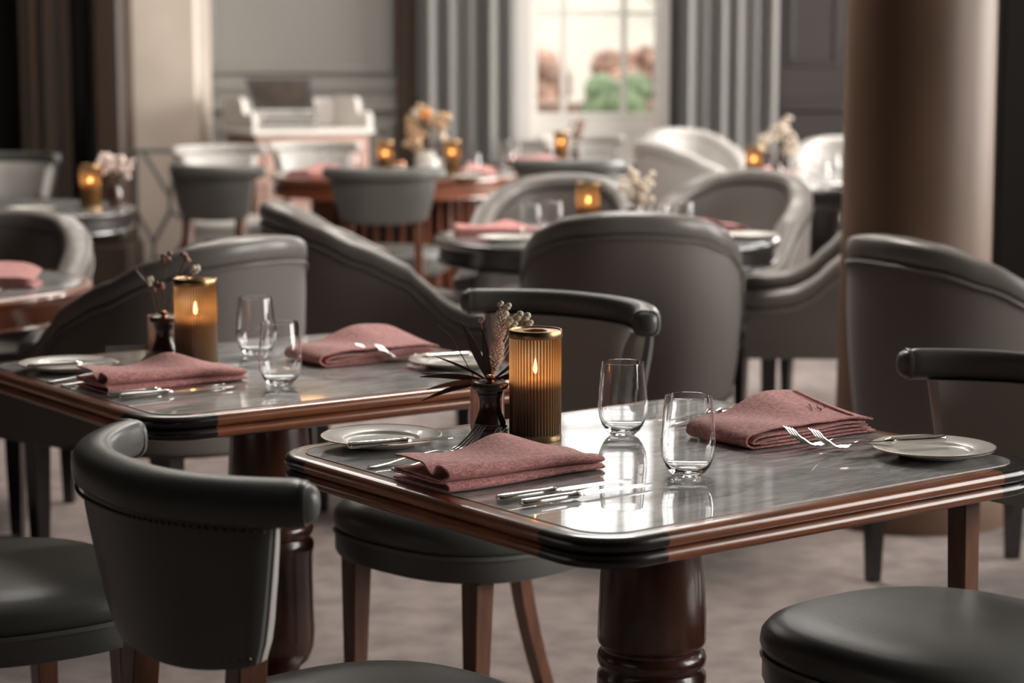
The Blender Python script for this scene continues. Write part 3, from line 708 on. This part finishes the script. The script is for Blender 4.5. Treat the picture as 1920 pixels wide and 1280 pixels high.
def napkin(x, y, rot, label, group, kind='a', z=TH, mark=False):
    o = part(None, 'folded_napkin', 'nap_' + kind, napkin_a if kind == 'a' else napkin_b, 'linen', (x, y, z + .0012), R(rot), ang=55)
    o['label'] = label; o['category'] = 'napkin'; o['group'] = group
    if mark:
        def zz(s_, v):
            e = (v + .07) / .14
            return .0285 + .030 * e ** 1.3 * math.exp(-((s_ - .06) / .085) ** 2) * .95
        b = MB()
        for pts in ([(.040, -.024), (.050, -.012), (.056, -.002)], [(.052, -.030), (.060, -.026), (.058, -.018), (.066, -.010)], [(.072, -.022), (.076, -.014)]):
            b.tube([(s_, v, zz(s_, v) + .0025) for s_, v in pts], .0009, 5)
        part(o, 'embroidery', None, lambda: b, 'leaf')
        b2 = MB()
        for off in (0, .006):
            b2.tube([(.088 + off - .0 * k, -.064 + .13 * k / 14, zz(.088 + off, -.064 + .13 * k / 14) - .0005) for k in range(15)], .0011, 5)
        part(o, 'hem_stitching', None, lambda: b2, 'linen')
    return o
def lantern(x, y, label, z=TH, full=True):
    t_ = thing('candle_lantern', label, 'candle lantern', (x, y, z), 0, 'ribbed amber candle lanterns')
    part(t_, 'base_ring', 'l_base', lambda: MB().lathe([(.001, .0), (.0405, .0), (.0415, .002), (.0415, .009), (.0400, .0105), (.0392, .0105), (.0392, .004), (.001, .004)], 56), 'brass')
    part(t_, 'ribbed_glass', 'l_glass', lambda: MB().loft([[(r_ * (1 + .030 * (1, .55, -1.6, .55)[i % 4] * (1 if r_ > .038 else -.4)) * cos(2 * pi * i / 192), r_ * (1 + .030 * (1, .55, -1.6, .55)[i % 4] * (1 if r_ > .038 else -.4)) * sin(2 * pi * i / 192), zq) for i in range(192)] for r_, zq in ((.0393, .010), (.0393, .161))], cap=False), 'ribbed', ang=180)
    part(t_, 'top_ring', 'l_top', lambda: MB().lathe([(.0388, .160), (.0412, .160), (.0418, .162), (.0418, .1705), (.0408, .1722), (.0395, .1722), (.0388, .1705), (.0388, .160)], 56), 'brass')
    part(t_, 'lid', 'l_lid', lambda: MB().lathe([(.0386, .1690), (.0386, .1700), (.0190, .1700), (.0180, .1712), (.0165, .1705), (.0165, .1685), (.0386, .1690)], 56), 'brass')
    c = part(t_, 'candle', 'l_candle', lambda: MB().lathe([(.001, .0045), (.031, .0045), (.031, .088), (.0305, .092), (.026, .0965), (.012, .0950), (.001, .0940)], 40), 'wax')
    part(c, 'wick', 'l_wick', lambda: MB().tube([(0, 0, .0935), (.0005, 0, .099), (.001, 0, .104)], .0007, 6), 'wick')
    part(c, 'flame', 'l_flame', lambda: MB().lathe([(.0003, .1035), (.0022, .1055), (.0034, .109), (.0034, .1125), (.0024, .118), (.0012, .1225), (.0003, .1265)], 12), 'flame')
    return t_
def mill(x, y, label, z=TH):
    t_ = thing('pepper_mill', label, 'pepper mill', (x, y, z), 0, 'turned wooden pepper mills'); t_.scale = (1.12, 1.12, .99)
    part(t_, 'body', 'm_body', lambda: MB().lathe([(.001, 0), (.0235, 0), (.0245, .002), (.0245, .017), (.0240, .019), (.0225, .020), (.0238, .0215), (.0238, .0245), (.0220, .026), (.0222, .028), (.0215, .0305), (.0180, .040), (.0152, .050), (.0143, .058), (.0146, .066), (.0170, .072), (.0178, .0745), (.001, .0745)], 40), 'mill_wood')
    part(t_, 'head', 'm_head', lambda: MB().lathe([(.001, .075), (.0170, .075), (.0182, .0765), (.0186, .0800), (.0225, .0815), (.0250, .0850), (.0252, .0880), (.0238, .0915), (.0215, .0930), (.0205, .0925), (.0150, .0918), (.001, .0918)], 40), 'mill_wood')
    part(t_, 'finial', 'm_knob', lambda: MB().lathe([(.001, .0915), (.0060, .0915), (.0062, .0930), (.0036, .0950), (.0062, .0975), (.0070, .1000), (.0060, .1025), (.0035, .1040), (.001, .1045)], 24), 'copper')
    return t_
def leafblade(b, p0, d, L, w, bend, side):
    d = Vector(d).normalized(); s_ = Vector(side).normalized(); p = Vector(p0); rings = []; N = 10
    for i in range(N + 1):
        t = i / N; ww = w * sin(pi * min(1, t * .92 + .06)) ** .9 + .0002; c = p + d * (L * t) + Vector(bend) * (t * t)
        nrm = d.cross(s_).normalized() * .0004
        rings.append([tuple(c - s_ * ww + nrm), tuple(c + nrm * 2.5), tuple(c + s_ * ww + nrm), tuple(c + s_ * ww - nrm), tuple(c + nrm * .2), tuple(c - s_ * ww - nrm)])
    return b.loft(rings)
def bud_vase(x, y, label, style, z=TH, seed=1):
    t_ = thing('bud_vase', label, 'vase', (x, y, z), 0, 'pink ribbed glass bud vases')
    part(t_, 'vessel', 'v_glass', lambda: MB().loft([[(r_ * (1 + .02 * (1 if i % 2 else -1)) * cos(2 * pi * i / 72), r_ * (1 + .02 * (1 if i % 2 else -1)) * sin(2 * pi * i / 72), zq) for i in range(72)] for r_, zq in ((.001, .0), (.026, .0), (.0268, .003), (.0268, .084), (.0262, .087), (.0250, .084), (.0250, .006), (.001, .005))]), 'pink_glass')
    rnd_ = random.Random(seed)
    if style == 'near':
        # (direction seen from the camera: x right, z up), anchored in the vase mouth
        L = [((-.100, .00, .024), .112, .0045, (0, 0, -.012), 'leaf'), ((-.09, -.03, .030), .12, .0052, (0, 0, -.022), 'leaf'), ((-.075, -.02, .002), .10, .0045, (-.01, 0, -.028), 'leaf'),
             ((-.085, -.03, .012), .105, .0045, (0, 0, -.020), 'leaf_tan'), ((-.032, 0, .075), .10, .0066, (-.004, 0, .002), 'leaf'), ((-.008, 0, .060), .085, .0056, (0, 0, 0), 'leaf'),
             ((-.06, 0, .045), .075, .0022, (-.03, 0, -.002), 'leaf'), ((.035, -.01, .012), .07, .0045, (0, 0, .004), 'leaf'), ((.07, .0, .055), .125, .0030, (.01, 0, .01), 'leaf')]
        for d, ln, w, bd, mt in L:
            b = MB(); dv = Vector(d).normalized(); sd = dv.cross(Vector((0.15, 1, .25)))
            leafblade(b, (.004, 0, .080), d, ln, w * 1.0, bd, sd); part(t_, 'leaf', None, lambda: b, mt)
        b = MB(); b.tube([(0, 0, .05), (-.03, 0, .105), (-.055, 0, .150), (-.078, 0, .172)], .0008, 5); part(t_, 'stem', None, lambda: b, 'stem')
        for (sx_, sz, ln, rr) in ((.012, .098, .046, .0135), (.018, .140, .054, .0145)):
            b = MB(); b.tube([(.003, 0, .04), (sx_ * .6, 0, sz - .03), (sx_, 0, sz), (sx_ + .004, 0, sz + ln)], .001, 5)
            for k in range(120):
                q = k / 120; a = k * 2.4; r0 = rr * sin(pi * min(1, q * .9 + .08)) ** .6; c = Vector((sx_ + .006 * q, 0, sz + ln * q)); d = Vector((cos(a), sin(a), .7)).normalized()
                leafblade(b, c + d * .001, d, r0 * 1.05, .0017, (0, 0, .0015), d.cross(Vector((0, 0, 1))))
            part(t_, 'flower_spike', None, lambda: b, 'petal_pink', kind='stuff')
        for c, r_ in (((.020, 0, .203), .0050), ((.031, 0, .199), .0060), ((-.010, .002, .178), .0048), ((.024, 0, .184), .0085), ((.033, 0, .174), .0080), ((.048, .003, .183), .0080), ((.060, .004, .182), .0070), ((.040, .0, .170), .0070), ((.066, .003, .172), .0055), ((.022, .003, .166), .006)):
            b = MB(); b.ball((0, 0, 0), r_, 10, 6, (1, 1, .8)); b.ball((r_ * .5, 0, r_ * .5), r_ * .8, 8, 5); b.tube([(0, 0, 0), (-.45 * (c[0] - .004), 0, -.4 * (c[2] - .085)), (.004 - c[0], 0, .085 - c[2])], .0005, 5)
            part(t_, 'seed_pod', None, lambda: b, 'pod', c)
    else:
        for k in range(9):
            a = rnd_.uniform(0, 2 * pi); tl = rnd_.uniform(.02, .07); hh = rnd_.uniform(.06, .12)
            top = (tl * cos(a), tl * sin(a) * .5, .085 + hh); b = MB(); b.tube([(0, 0, .03), (top[0] * .4, top[1] * .4, .085 + hh * .4), top], .0010, 5)
            part(t_, 'stem', None, lambda: b, 'stem')
            if k % 3 == 0: b2 = MB(); leafblade(b2, (top[0] * .6, top[1] * .6, .085 + hh * .6), (top[0], .01, .05), .04, .004, (0, 0, 0), (0, 1, .3)); part(t_, 'leaf', None, lambda: b2, 'leaf')
            else:
                b2 = MB()
                for q in range(5): b2.ball((rnd_.uniform(-.008, .008), rnd_.uniform(-.008, .008), rnd_.uniform(-.008, .008)), .0055, 7, 5)
                part(t_, 'seed_pod', None, lambda: b2, {'tan': 'pod', 'dark': 'leaf_tan', 'white': 'petal_white'}[style if style != 'mixed' else ('tan', 'dark')[k % 2]], top)
        if style in ('white', 'mixed2'): pass
    return t_
def plume(x, y, label, z=TH, seed=2, mt='petal_white', h_=.2, w=.09, n=60, vase=True):
    t_ = thing('flower_vase', label, 'vase of flowers', (x, y, z), 0, 'dried flower arrangements')
    rnd_ = random.Random(seed)
    part(t_, 'vessel', None, lambda: MB().lathe([(.001, 0), (.022, 0), (.028, .01), (.028, .06), (.018, .08), (.020, .09), (.016, .09), (.014, .08), (.001, .02)], 24), 'mill_wood' if vase else 'china')
    b = MB()
    for k in range(10): a = rnd_.uniform(0, 6.28); b.tube([(0, 0, .06), (w * .5 * cos(a), w * .5 * sin(a), .09 + h_ * .5)], .0012, 4)
    part(t_, 'stems', None, lambda: b, 'stem', kind='stuff')
    for q in range(5):
        cx_ = rnd_.uniform(-w, w) * .7; cz_ = .09 + h_ * rnd_.uniform(.35, .95); b = MB()
        for k in range(n // 5):
            b.ball((rnd_.gauss(0, .016), rnd_.gauss(0, .012), rnd_.gauss(0, .02)), rnd_.uniform(.007, .014), 6, 4)
        part(t_, 'flower_head', None, lambda: b, mt, (cx_, rnd_.uniform(-w, w) * .4, cz_))
    return t_

# ------------------------------------------------------------------ front square tables
A1 = 37.3; T1 = (.211, 3.09); A2 = 36.0; T2 = (-.464, 3.965)
square_table(T1[0], T1[1], A1, 'nearest square table, grey marble top and double-rounded mahogany rim with dark corners')
square_table(T2[0], T2[1], A2, 'second square marble table, behind and left of the nearest one')

barrel_chair(-.188, 2.70, A1 - 94, 'grey leather barrel chair seen from behind at the front left')
barrel_chair(-.87, 3.48, A2 - 90, 'barrel chair whose dark seat juts in from the left edge behind the front-left chair')
barrel_chair(-.078, 4.04, A2 + 90 + 8, 'barrel chair between the two square tables, leather rail with lit arm end and nailheads')
barrel_chair(.656, 3.137, A1 + 90 + 4, 'barrel chair at the right edge with its round black leather seat in the foreground')

G1 = 'tableware on the nearest table'; G2 = 'tableware on the second table'
lantern(.036, 3.225, 'lit ribbed amber lantern in the middle of the nearest table, sharpest of all')
mill(-.034, 3.215, 'dark pepper mill with copper knob beside the lantern on the nearest table')
bud_vase(-.039, 3.285, 'pink ribbed vase of dark dried leaves and seed heads behind the nearest pepper mill', 'near')
tumbler(.174, 3.265, 'clear stemless glass nearer the lantern on the nearest table', 'stemless water glasses')
tumbler(.249, 2.935, 'clear stemless glass nearest the front corner of the nearest table', 'stemless water glasses')
plate_t(-.200, 3.178, 'cream side plate with gold rim at the left corner of the nearest table', 'side plates')
plate_t(.628, 3.088, 'cream side plate with gold rim at the right corner of the nearest table', 'side plates')
napkin(-.016, 2.945, A1, 'pink folded linen napkin in front of the lantern on the nearest table', 'pink linen napkins')
napkin(.425, 3.262, A1, 'pink folded napkin with small stitched mark on the right of the nearest table', 'pink linen napkins', 'b', mark=True)
knife(-.020, 2.752, 36, 'silver table knife beside the front napkin, the one nearer the napkin', 'table knives')
knife(.012, 2.722, 37, 'silver table knife closest to the front edge of the nearest table', 'table knives')
fork(-.207, 2.985, 41, 'silver fork left of the front napkin, the one nearer the plate', 'table forks')
fork(-.172, 2.972, 41, 'silver fork left of the front napkin, half tucked beside the linen', 'table forks')
knife(-.243, 3.070, 27, 'small butter knife lying on the left plate of the nearest table', 'butter knives', TH + .0125, .175)
fork(.599, 3.222, 209, 'silver fork by the stitched napkin, the one nearer the napkin', 'table forks')
fork(.634, 3.203, 209, 'silver fork by the stitched napkin, the one nearer the right plate', 'table forks')
knife(.437, 3.477, 218, 'silver knife half hidden behind the stitched napkin, the nearer of two', 'table knives')
knife(.418, 3.505, 218, 'silver knife half hidden behind the stitched napkin, at the far table edge', 'table knives')
knife(.655, 3.132, 197, 'small butter knife lying across the right plate of the nearest table', 'butter knives', TH + .0135, .175)

lantern(-.603, 3.985, 'lit ribbed amber lantern on the second square table')
mill(-.672, 4.035, 'dark pepper mill beside the lantern on the second square table')
bud_vase(-.688, 4.105, 'pink ribbed vase of thin dried sprigs on the second square table', 'mixed', seed=5)
tumbler(-.418, 3.762, 'clear stemless glass in front on the second square table', 'stemless water glasses')
tumbler(-.510, 4.155, 'clear stemless glass further back on the second square table', 'stemless water glasses')
plate_t(-.842, 3.952, 'cream side plate at the left corner of the second square table', 'side plates')
plate_t(-.108, 4.000, 'cream side plate on the right of the second square table behind the dried leaves', 'side plates')
napkin(-.636, 3.790, A2, 'pink folded napkin on the left of the second square table', 'pink linen napkins')
napkin(-.290, 4.110, A2, 'pink folded napkin behind the glasses on the second square table', 'pink linen napkins', 'b')
knife(-.705, 3.622, 36, 'silver knife in front of the left napkin on the second table, nearer the napkin', 'table knives')
knife(-.680, 3.597, 36, 'silver knife in front of the left napkin on the second table, nearer the edge', 'table knives')
fork(-.845, 3.79, 37, 'silver fork behind the left napkin on the second table, nearer the plate', 'table forks')
fork(-.812, 3.75, 36, 'silver fork behind the left napkin on the second table, against the linen', 'table forks')
knife(-.900, 3.870, 25, 'butter knife on the left plate of the second square table', 'butter knives', TH + .0125, .175)
fork(-.128, 4.170, 216, 'left silver fork beside the rear napkin on the second table', 'table forks')
fork(-.088, 4.152, 216, 'right silver fork beside the rear napkin on the second table', 'table forks')
knife(-.078, 4.035, 200, 'butter knife on the right plate of the second square table', 'butter knives', TH + .0125, .175)
t_ = thing('card_holder', 'small clear acrylic card holder between plate and pepper mill on the second table', 'card holder', (-.735, 4.035, TH), R(10), None)
part(t_, 'upright', None, lambda: MB().box(-.05, -.001, .002, .045, .001, .036), 'acrylic'); part(t_, 'foot', None, lambda: MB().bbox(.026, -.006, 0, .046, .016, .036, .002), 'acrylic')

# ------------------------------------------------------------------ tub armchairs
tub_chair(.340, 5.98, -3, 'grey tub armchair seen squarely from behind, right of centre').scale = (1, 1, 1.022)
tub_chair(-.385, 6.40, -79, 'tub armchair left of centre with swooping arms, facing right')
tub_chair(-.885, 5.33, 50, 'tub armchair behind the second table lantern, pale lit back, facing left')
tub_chair(1.215, 5.28, -62, 'tub armchair at right edge in front of the stone column, dark side')
tub_chair(1.13, 6.98, 84, 'tub armchair in front of the column base facing left, arm swooping up to the right')
tub_chair(.155, 7.53, 172, 'tub armchair behind the central round table candle, facing the camera')
tub_chair(.785, 7.88, 150, 'tub armchair behind the central round table at its right, broad dark inner back')
tub_chair(-1.56, 6.12, 172, 'tub armchair at the left edge behind the red round table').scale = (1, 1, .965)
tub_chair(1.02, 11.1, -70, 'sunlit tub armchair in front of the right grey curtain, facing right', 'pale_leather', 'pale_leather')
tub_chair(1.12, 12.6, 200, 'pale tub armchair furthest back by the right edge of the window', 'pale_leather', 'pale_leather')
tub_chair(1.80, 11.28, 180, 'pale tub armchair behind the table beside the stone column', 'pale_leather', 'pale_leather')

# ------------------------------------------------------------------ other tables
round_table(.315, 7.0, .575, 'black-rimmed round table behind the centre tub armchair', 'dark_wood')
round_table(-1.60, 5.46, .50, 'red-brown round table at the left edge', 'red_wood')
round_table(-2.03, 8.25, .55, 'dark round table further back at left with a candle near the stone pilaster', 'dark_wood')
round_table(-.60, 10.7, .63, 'large round wooden table with slatted drum base under the big flower arrangement', 'red_wood', .10, True, 'a')
round_table(1.48, 9.95, .58, 'dark round table beside the stone column with white flowers', 'dark_wood')
round_table(.30, 12.0, .45, 'small round table directly in front of the window', 'dark_wood')

# central round table
lantern(.255, 7.05, 'lit amber lantern on the black round table in the centre')
plume(.40, 7.0, 'pale dried blooms beside the lantern on the central round table', seed=4, mt='petal_white', h_=.10, w=.05)
for i, (x, y, l) in enumerate(((.06, 6.82, 'left one of two left of the lantern on central round table'), (.135, 6.95, 'right one of two left of the lantern on central round table'),
                  (.475, 6.80, 'left one of two right of the pale blooms on central round table'), (.56, 6.90, 'right one of two right of the pale blooms on central round table'))):
    tumbler(x, y, 'stemless glass, ' + l, 'stemless water glasses')
napkin(-.05, 6.98, 10, 'pink napkin at the left side of the central round table', 'pink linen napkins')
napkin(.63, 7.06, 200, 'pink napkin at the right side of the central round table', 'pink linen napkins', 'b')
plate_t(-.02, 6.76, 'side plate at the left rim of the central round table', 'side plates')
plate_t(.775, 6.86, 'side plate at the right rim of the central round table', 'side plates')
# red round table
napkin(-1.36, 5.42, 5, 'pink napkin on the red-brown round table at left edge', 'pink linen napkins', 'b')
plate_t(-1.40, 5.72, 'side plate behind the napkin on the red-brown round table', 'side plates')
plate_t(-1.36, 5.19, 'side plate at the front rim of the red-brown round table', 'side plates')
# left far table
lantern(-1.64, 8.2, 'lit amber lantern on the dark round table at far left')
plume(-1.56, 8.28, 'pinkish dried blooms beside the far left lantern', seed=6, mt='petal_pink', h_=.11, w=.06)
plate_t(-1.84, 8.05, 'side plate on the dark round table at far left', 'side plates')
tumbler(-2.02, 8.05, 'stemless glass at the left rim of the picture on the far left table', 'stemless water glasses')
# big flower table
lantern(-.63, 10.5, 'lit amber lantern left of the big flower arrangement')
lantern(-.30, 10.6, 'lit amber lantern right of the big flower arrangement')
fl = thing('flower_arrangement', 'large dried arrangement of peach and orange flowers in white jug', 'vase of flowers', (-.44, 10.75, TH), 0, None)
part(fl, 'jug', None, lambda: MB().lathe([(.001, 0), (.045, 0), (.052, .01), (.052, .085), (.040, .10), (.043, .112), (.036, .11), (.034, .1), (.001, .03)], 32), 'china')
b = MB(); rnd = random.Random(11)
for k in range(24): a = rnd.uniform(0, 6.28); q = rnd.uniform(.2, 1); b.tube([(0, 0, .08), (.05 * q * cos(a), .04 * q * sin(a), .18), (.11 * q * cos(a), .08 * q * sin(a), .30)], .0015, 4)
part(fl, 'stems', None, lambda: b, 'stem', kind='stuff')
for k in range(22):
    a = rnd.uniform(0, 6.28); q = sqrt(rnd.uniform(0, 1)); c = (.115 * q * cos(a), .08 * q * sin(a), .21 + .13 * rnd.uniform(-1, 1) * sqrt(1 - q * q * .7) + .02); b = MB()
    for j in range(12): b.ball((rnd.gauss(0, .013), rnd.gauss(0, .013), rnd.gauss(0, .011)), rnd.uniform(.008, .014), 6, 4)
    part(fl, 'flower_head', None, lambda: b, 'petal_orange' if k in (3, 9) else ('petal' if k % 3 else 'petal_white'), c if k != 3 else (.0, -.08, .30))
b = MB()
for k in range(14): a = rnd.uniform(0, 6.28); leafblade(b, (.04 * cos(a), .04 * sin(a), .12), (cos(a), sin(a), .6), .09, .012, (0, 0, -.02), (-sin(a), cos(a), 0))
part(fl, 'leaves', None, lambda: b, 'leaf', kind='stuff')
for i, (x, l) in enumerate(((-.575, 'copper-topped salt shaker, left of two before the big flowers'), (-.545, 'copper-topped pepper shaker, right of two before the big flowers'))):
    t_ = thing('shaker', l, 'shaker', (x, 10.45, TH), 0, 'salt and pepper shakers')
    part(t_, 'body', 'shb', lambda: MB().lathe([(.001, 0), (.016, 0), (.018, .01), (.015, .05), (.001, .05)], 16), 'china'); part(t_, 'cap', 'shc', lambda: MB().lathe([(.001, .0505), (.014, .0505), (.016, .06), (.012, .072), (.001, .076)], 16), 'copper')
t_ = thing('white_jug', 'plain white jug right of the shakers before the big flowers', 'jug', (-.40, 10.38, TH), 0)
part(t_, 'body', None, lambda: MB().lathe([(.001, 0), (.040, 0), (.046, .015), (.044, .07), (.032, .09), (.036, .10), (.030, .098), (.027, .09), (.001, .02)], 28), 'china'); part(t_, 'handle', None, lambda: MB().tube([(.034, 0, .088), (.06, 0, .08), (.062, 0, .045), (.043, 0, .03)], .005), 'china')
for i, (x, y, l) in enumerate(((-.86, 10.7, 'left of the left lantern on the big flower table'), (-.79, 10.46, 'by the napkin beside the left lantern on flower table'), (-.19, 10.4, 'right of the right lantern on the big flower table'), (-.02, 10.72, 'at the right rim of the big flower table'), (-.96, 10.68, 'behind the left napkin on the big flower table'))):
    tumbler(x, y, 'stemless glass, ' + l, 'stemless water glasses')
napkin(-.98, 10.46, 0, 'pink napkin at the left rim of the big flower table', 'pink linen napkins', 'b')
napkin(-.85, 10.29, 10, 'pink napkin just left of the left lantern on the big flower table', 'pink linen napkins')
napkin(-.16, 10.66, 80, 'pink napkin right of the right lantern on the big flower table', 'pink linen napkins', 'b')
plate_t(-.20, 10.22, 'side plate at the right front rim of the big flower table', 'side plates')
plate_t(-.60, 10.24, 'side plate at the centre front rim of the big flower table', 'side plates')
# column table
lantern(1.13, 9.87, 'lit amber lantern on the table beside the stone column')
plume(1.25, 9.97, 'tall creamy white dried flowers on the table beside the stone column', seed=9, mt='petal_white', h_=.19, w=.10, n=110)
for i, (x, y, l) in enumerate(((1.285, 9.48, 'left of two bright glasses'), (1.39, 9.48, 'right of two bright glasses'), (1.45, 10.22, 'left of two rear glasses'), (1.55, 10.22, 'right of two rear glasses'))):
    tumbler(x, y, 'stemless glass, ' + l + ' on the table beside the column', 'stemless water glasses')
napkin(1.19, 9.64, 20, 'pink napkin at the left rim of the table beside the column', 'pink linen napkins')
napkin(1.29, 10.24, 60, 'pink napkin behind the white flowers on the table beside the column', 'pink linen napkins', 'b')
plate_t(1.53, 9.60, 'side plate at the front of the table beside the column', 'side plates')
# window table
lantern(.275, 11.85, 'lit amber lantern silhouetted against the window')
plume(.36, 11.9, 'dark upright dried sprigs beside the lantern against the window', seed=3, mt='leaf_tan', h_=.11, w=.03, n=25)
napkin(.13, 11.78, 0, 'pink napkin on the small table in front of the window', 'pink linen napkins')
tumbler(.02, 11.9, 'stemless glass left on the small table in front of the window', 'stemless water glasses')
tumbler(-.04, 12.0, 'stemless glass furthest left on the small table in front of the window', 'stemless water glasses')

# ------------------------------------------------------------------ far barrel chairs
barrel_chair(-.545, 9.48, -4, 'barrel chair seen from behind at the big flower table, left of centre')
barrel_chair(-1.20, 9.66, -32, 'barrel chair left of the big flower table, dark back and lit edge')
barrel_chair(.245, 10.25, 6, 'barrel chair with broad pale top rail below the window, seen from behind')
barrel_chair(-1.08, 11.7, 190, 'pale barrel chair behind the big flower table in front of the sideboard', 'pale_leather')
barrel_chair(-1.50, 11.3, 205, 'pale barrel chair beside the lattice screen', 'pale_leather')
barrel_chair(-.10, 12.1, 110, 'pale barrel chair left of the window table', 'pale_leather')
barrel_chair(.42, 12.75, 180, 'pale barrel chair under the window sill', 'pale_leather')
barrel_chair(-2.58, 10.4, 165, 'barrel chair at the far left edge behind the candle table, facing the camera')

# lattice screen
ls = thing('lattice_screen', 'grey metal lattice screen standing before the pale stone pilaster', 'screen', (-2.10, 11.9, 0), 0)
part(ls, 'frame', None, lambda: MB().tube([(-.02, 0, .82), (.30, 0, .82)], .011, 6).tube([(.30, 0, .82), (.48, 0, .02)], .014, 6).tube([(-.02, 0, .0), (-.02, 0, .82)], .010, 6).tube([(-.02, 0, .02), (.48, 0, .02)], .01, 6), 'lattice')
b0 = [((.02, .82), (.17, .56)), ((.17, .56), (.17, .48)), ((.22, .82), (.17, .56)), ((.17, .48), (.07, .30)), ((.17, .48), (.27, .42)), ((.27, .42), (.27, .36)), ((.36, .55), (.27, .42)), ((.27, .36), (.17, .20)), ((.27, .36), (.40, .10)),
      ((.07, .30), (.07, .22)), ((-.02, .48), (.07, .30)), ((.07, .22), (-.02, .06)), ((.07, .22), (.17, .20)), ((.17, .20), (.17, .12)), ((.17, .12), (.08, .02)), ((.17, .12), (.26, .02))]
for p, q in b0: part(ls, 'bar', None, lambda: MB().tube([(p[0], 0, p[1]), (q[0], 0, q[1])], .012, 6), 'lattice')

# ------------------------------------------------------------------ washstand sideboard and what stands on it
sb = thing('sideboard', 'pinkish wooden washstand sideboard with scrolled white marble top against the grey wall', 'sideboard', (-1.30, 12.80, 0), R(27))
part(sb, 'cabinet', None, lambda: MB().bbox(-.36, -.26, .08, .36, .26, .88, .008), 'console_wood')
part(sb, 'marble_top', None, lambda: MB().bbox(-.39, -.29, .882, .39, .27, .920, .008), 'white_marble')
d = part(sb, 'drawer', None, lambda: MB().bbox(-.31, -.274, .66, .31, -.261, .85, .004), 'console_wood'); part(d, 'knob', None, lambda: MB().ball((.0, -.29, .75), .018, 10, 8), 'brass')
for sx_ in (-.16, .16):
    d = part(sb, 'door', None, lambda: MB().bbox(sx_ - .15, -.274, .12, sx_ + .15, -.261, .63, .004), 'console_wood'); part(d, 'knob', None, lambda: MB().ball((sx_ + .10 * (1 if sx_ < 0 else -1), -.288, .40), .012, 10, 8), 'brass')
def scroll():
    b = MB(); pts = [(0, .14), (0, -.06), (0, -.19)]
    prof = [(-.27, .0), (-.275, .05), (-.26, .085), (-.235, .10), (-.20, .085), (-.14, .085), (-.105, .10), (-.09, .14), (-.07, .175), (-.04, .185), (.26, .185), (.26, 0)]
    return b.loft([[(x, y, .921 + z) for y, z in prof] for x in (-.016, .016)])
for sx_ in (-.365, .365): part(sb, 'scrolled_bracket', 'scroll', scroll, 'white_marble', (sx_, 0, 0))
part(sb, 'splashback', None, lambda: MB().bbox(-.345, .23, .921, .345, .26, 1.09, .005), 'white_marble')
part(sb, 'foot', None, lambda: MB().box(-.34, -.24, 0, .34, .24, .079), 'dark_wood')
t_ = thing('framed_picture', 'dark framed picture propped tilted on the sideboard', 'picture', (-1.36, 12.78, 1.035), 0)
t_.rotation_euler = (R(-24), 0, 0)
def pf_(w0, w1, h0, h1, y0_, y1_): return MB().add([(-w0 - .03, y0_, h0), (w0, y0_, h0), (w1 - .03, y0_, h1), (-w1 - .09, y0_, h1), (-w0 - .03, y1_, h0), (w0, y1_, h0), (w1 - .03, y1_, h1), (-w1 - .09, y1_, h1)], [(0, 1, 2, 3), (7, 6, 5, 4), (0, 4, 5, 1), (1, 5, 6, 2), (2, 6, 7, 3), (3, 7, 4, 0)])
part(t_, 'frame', None, lambda: pf_(.17, .17, .0, .20, 0, .014), 'black'); part(t_, 'print', None, lambda: pf_(.15, .15, .015, .185, -.003, 0), 'screen')
for k, (w, zz) in enumerate(((.17, 0), (.16, .030), (.15, .060))):
    t_ = thing('book', ('lowest', 'middle', 'topmost')[k] + ' dark book stacked under the tilted picture on the sideboard', 'book', (-1.33, 12.72, .9205 + zz), R((2, -3, 5)[k]), 'dark books on the sideboard')
    part(t_, 'cover', None, lambda: MB().box(-w, -.1, 0, w, .1, .004).box(-w, -.1, .024, w, .1, .028).box(-w, .096, .004, w, .1, .024), 'book'); part(t_, 'pages', None, lambda: MB().box(-w + .005, -.095, .0045, w - .005, .095, .0235), 'paper')
t_ = part(None, 'folded_cloth', None, lambda: MB().bbox(-.05, -.03, 0, .05, .03, .018, .006), 'china', (-1.26, 12.70, 1.0115)); t_['label'] = 'small white folded cloth on the dark books'; t_['category'] = 'cloth'

# wall lamp above (its warm shade is mirrored in the second table)
t_ = thing('wall_lamp', 'brass wall lamp with glowing warm shade high on the grey wall', 'lamp', (-1.30, YB, 2.62), 0)
part(t_, 'bracket', None, lambda: MB().tube([(0, 0, 0), (0, -.12, .0), (0, -.16, -.10)], .008).lathe([(.001, -.0), (.03, -.0), (.03, .01), (.001, .01)], 16), 'brass')
part(t_, 'lamp_shade', None, lambda: MB().loft([[(r_ * cos(2 * pi * i / 32), -.16 + r_ * sin(2 * pi * i / 32), z) for i in range(32)] for r_, z in ((.11, -.26), (.10, -.11))], cap=False), 'lit_shade')
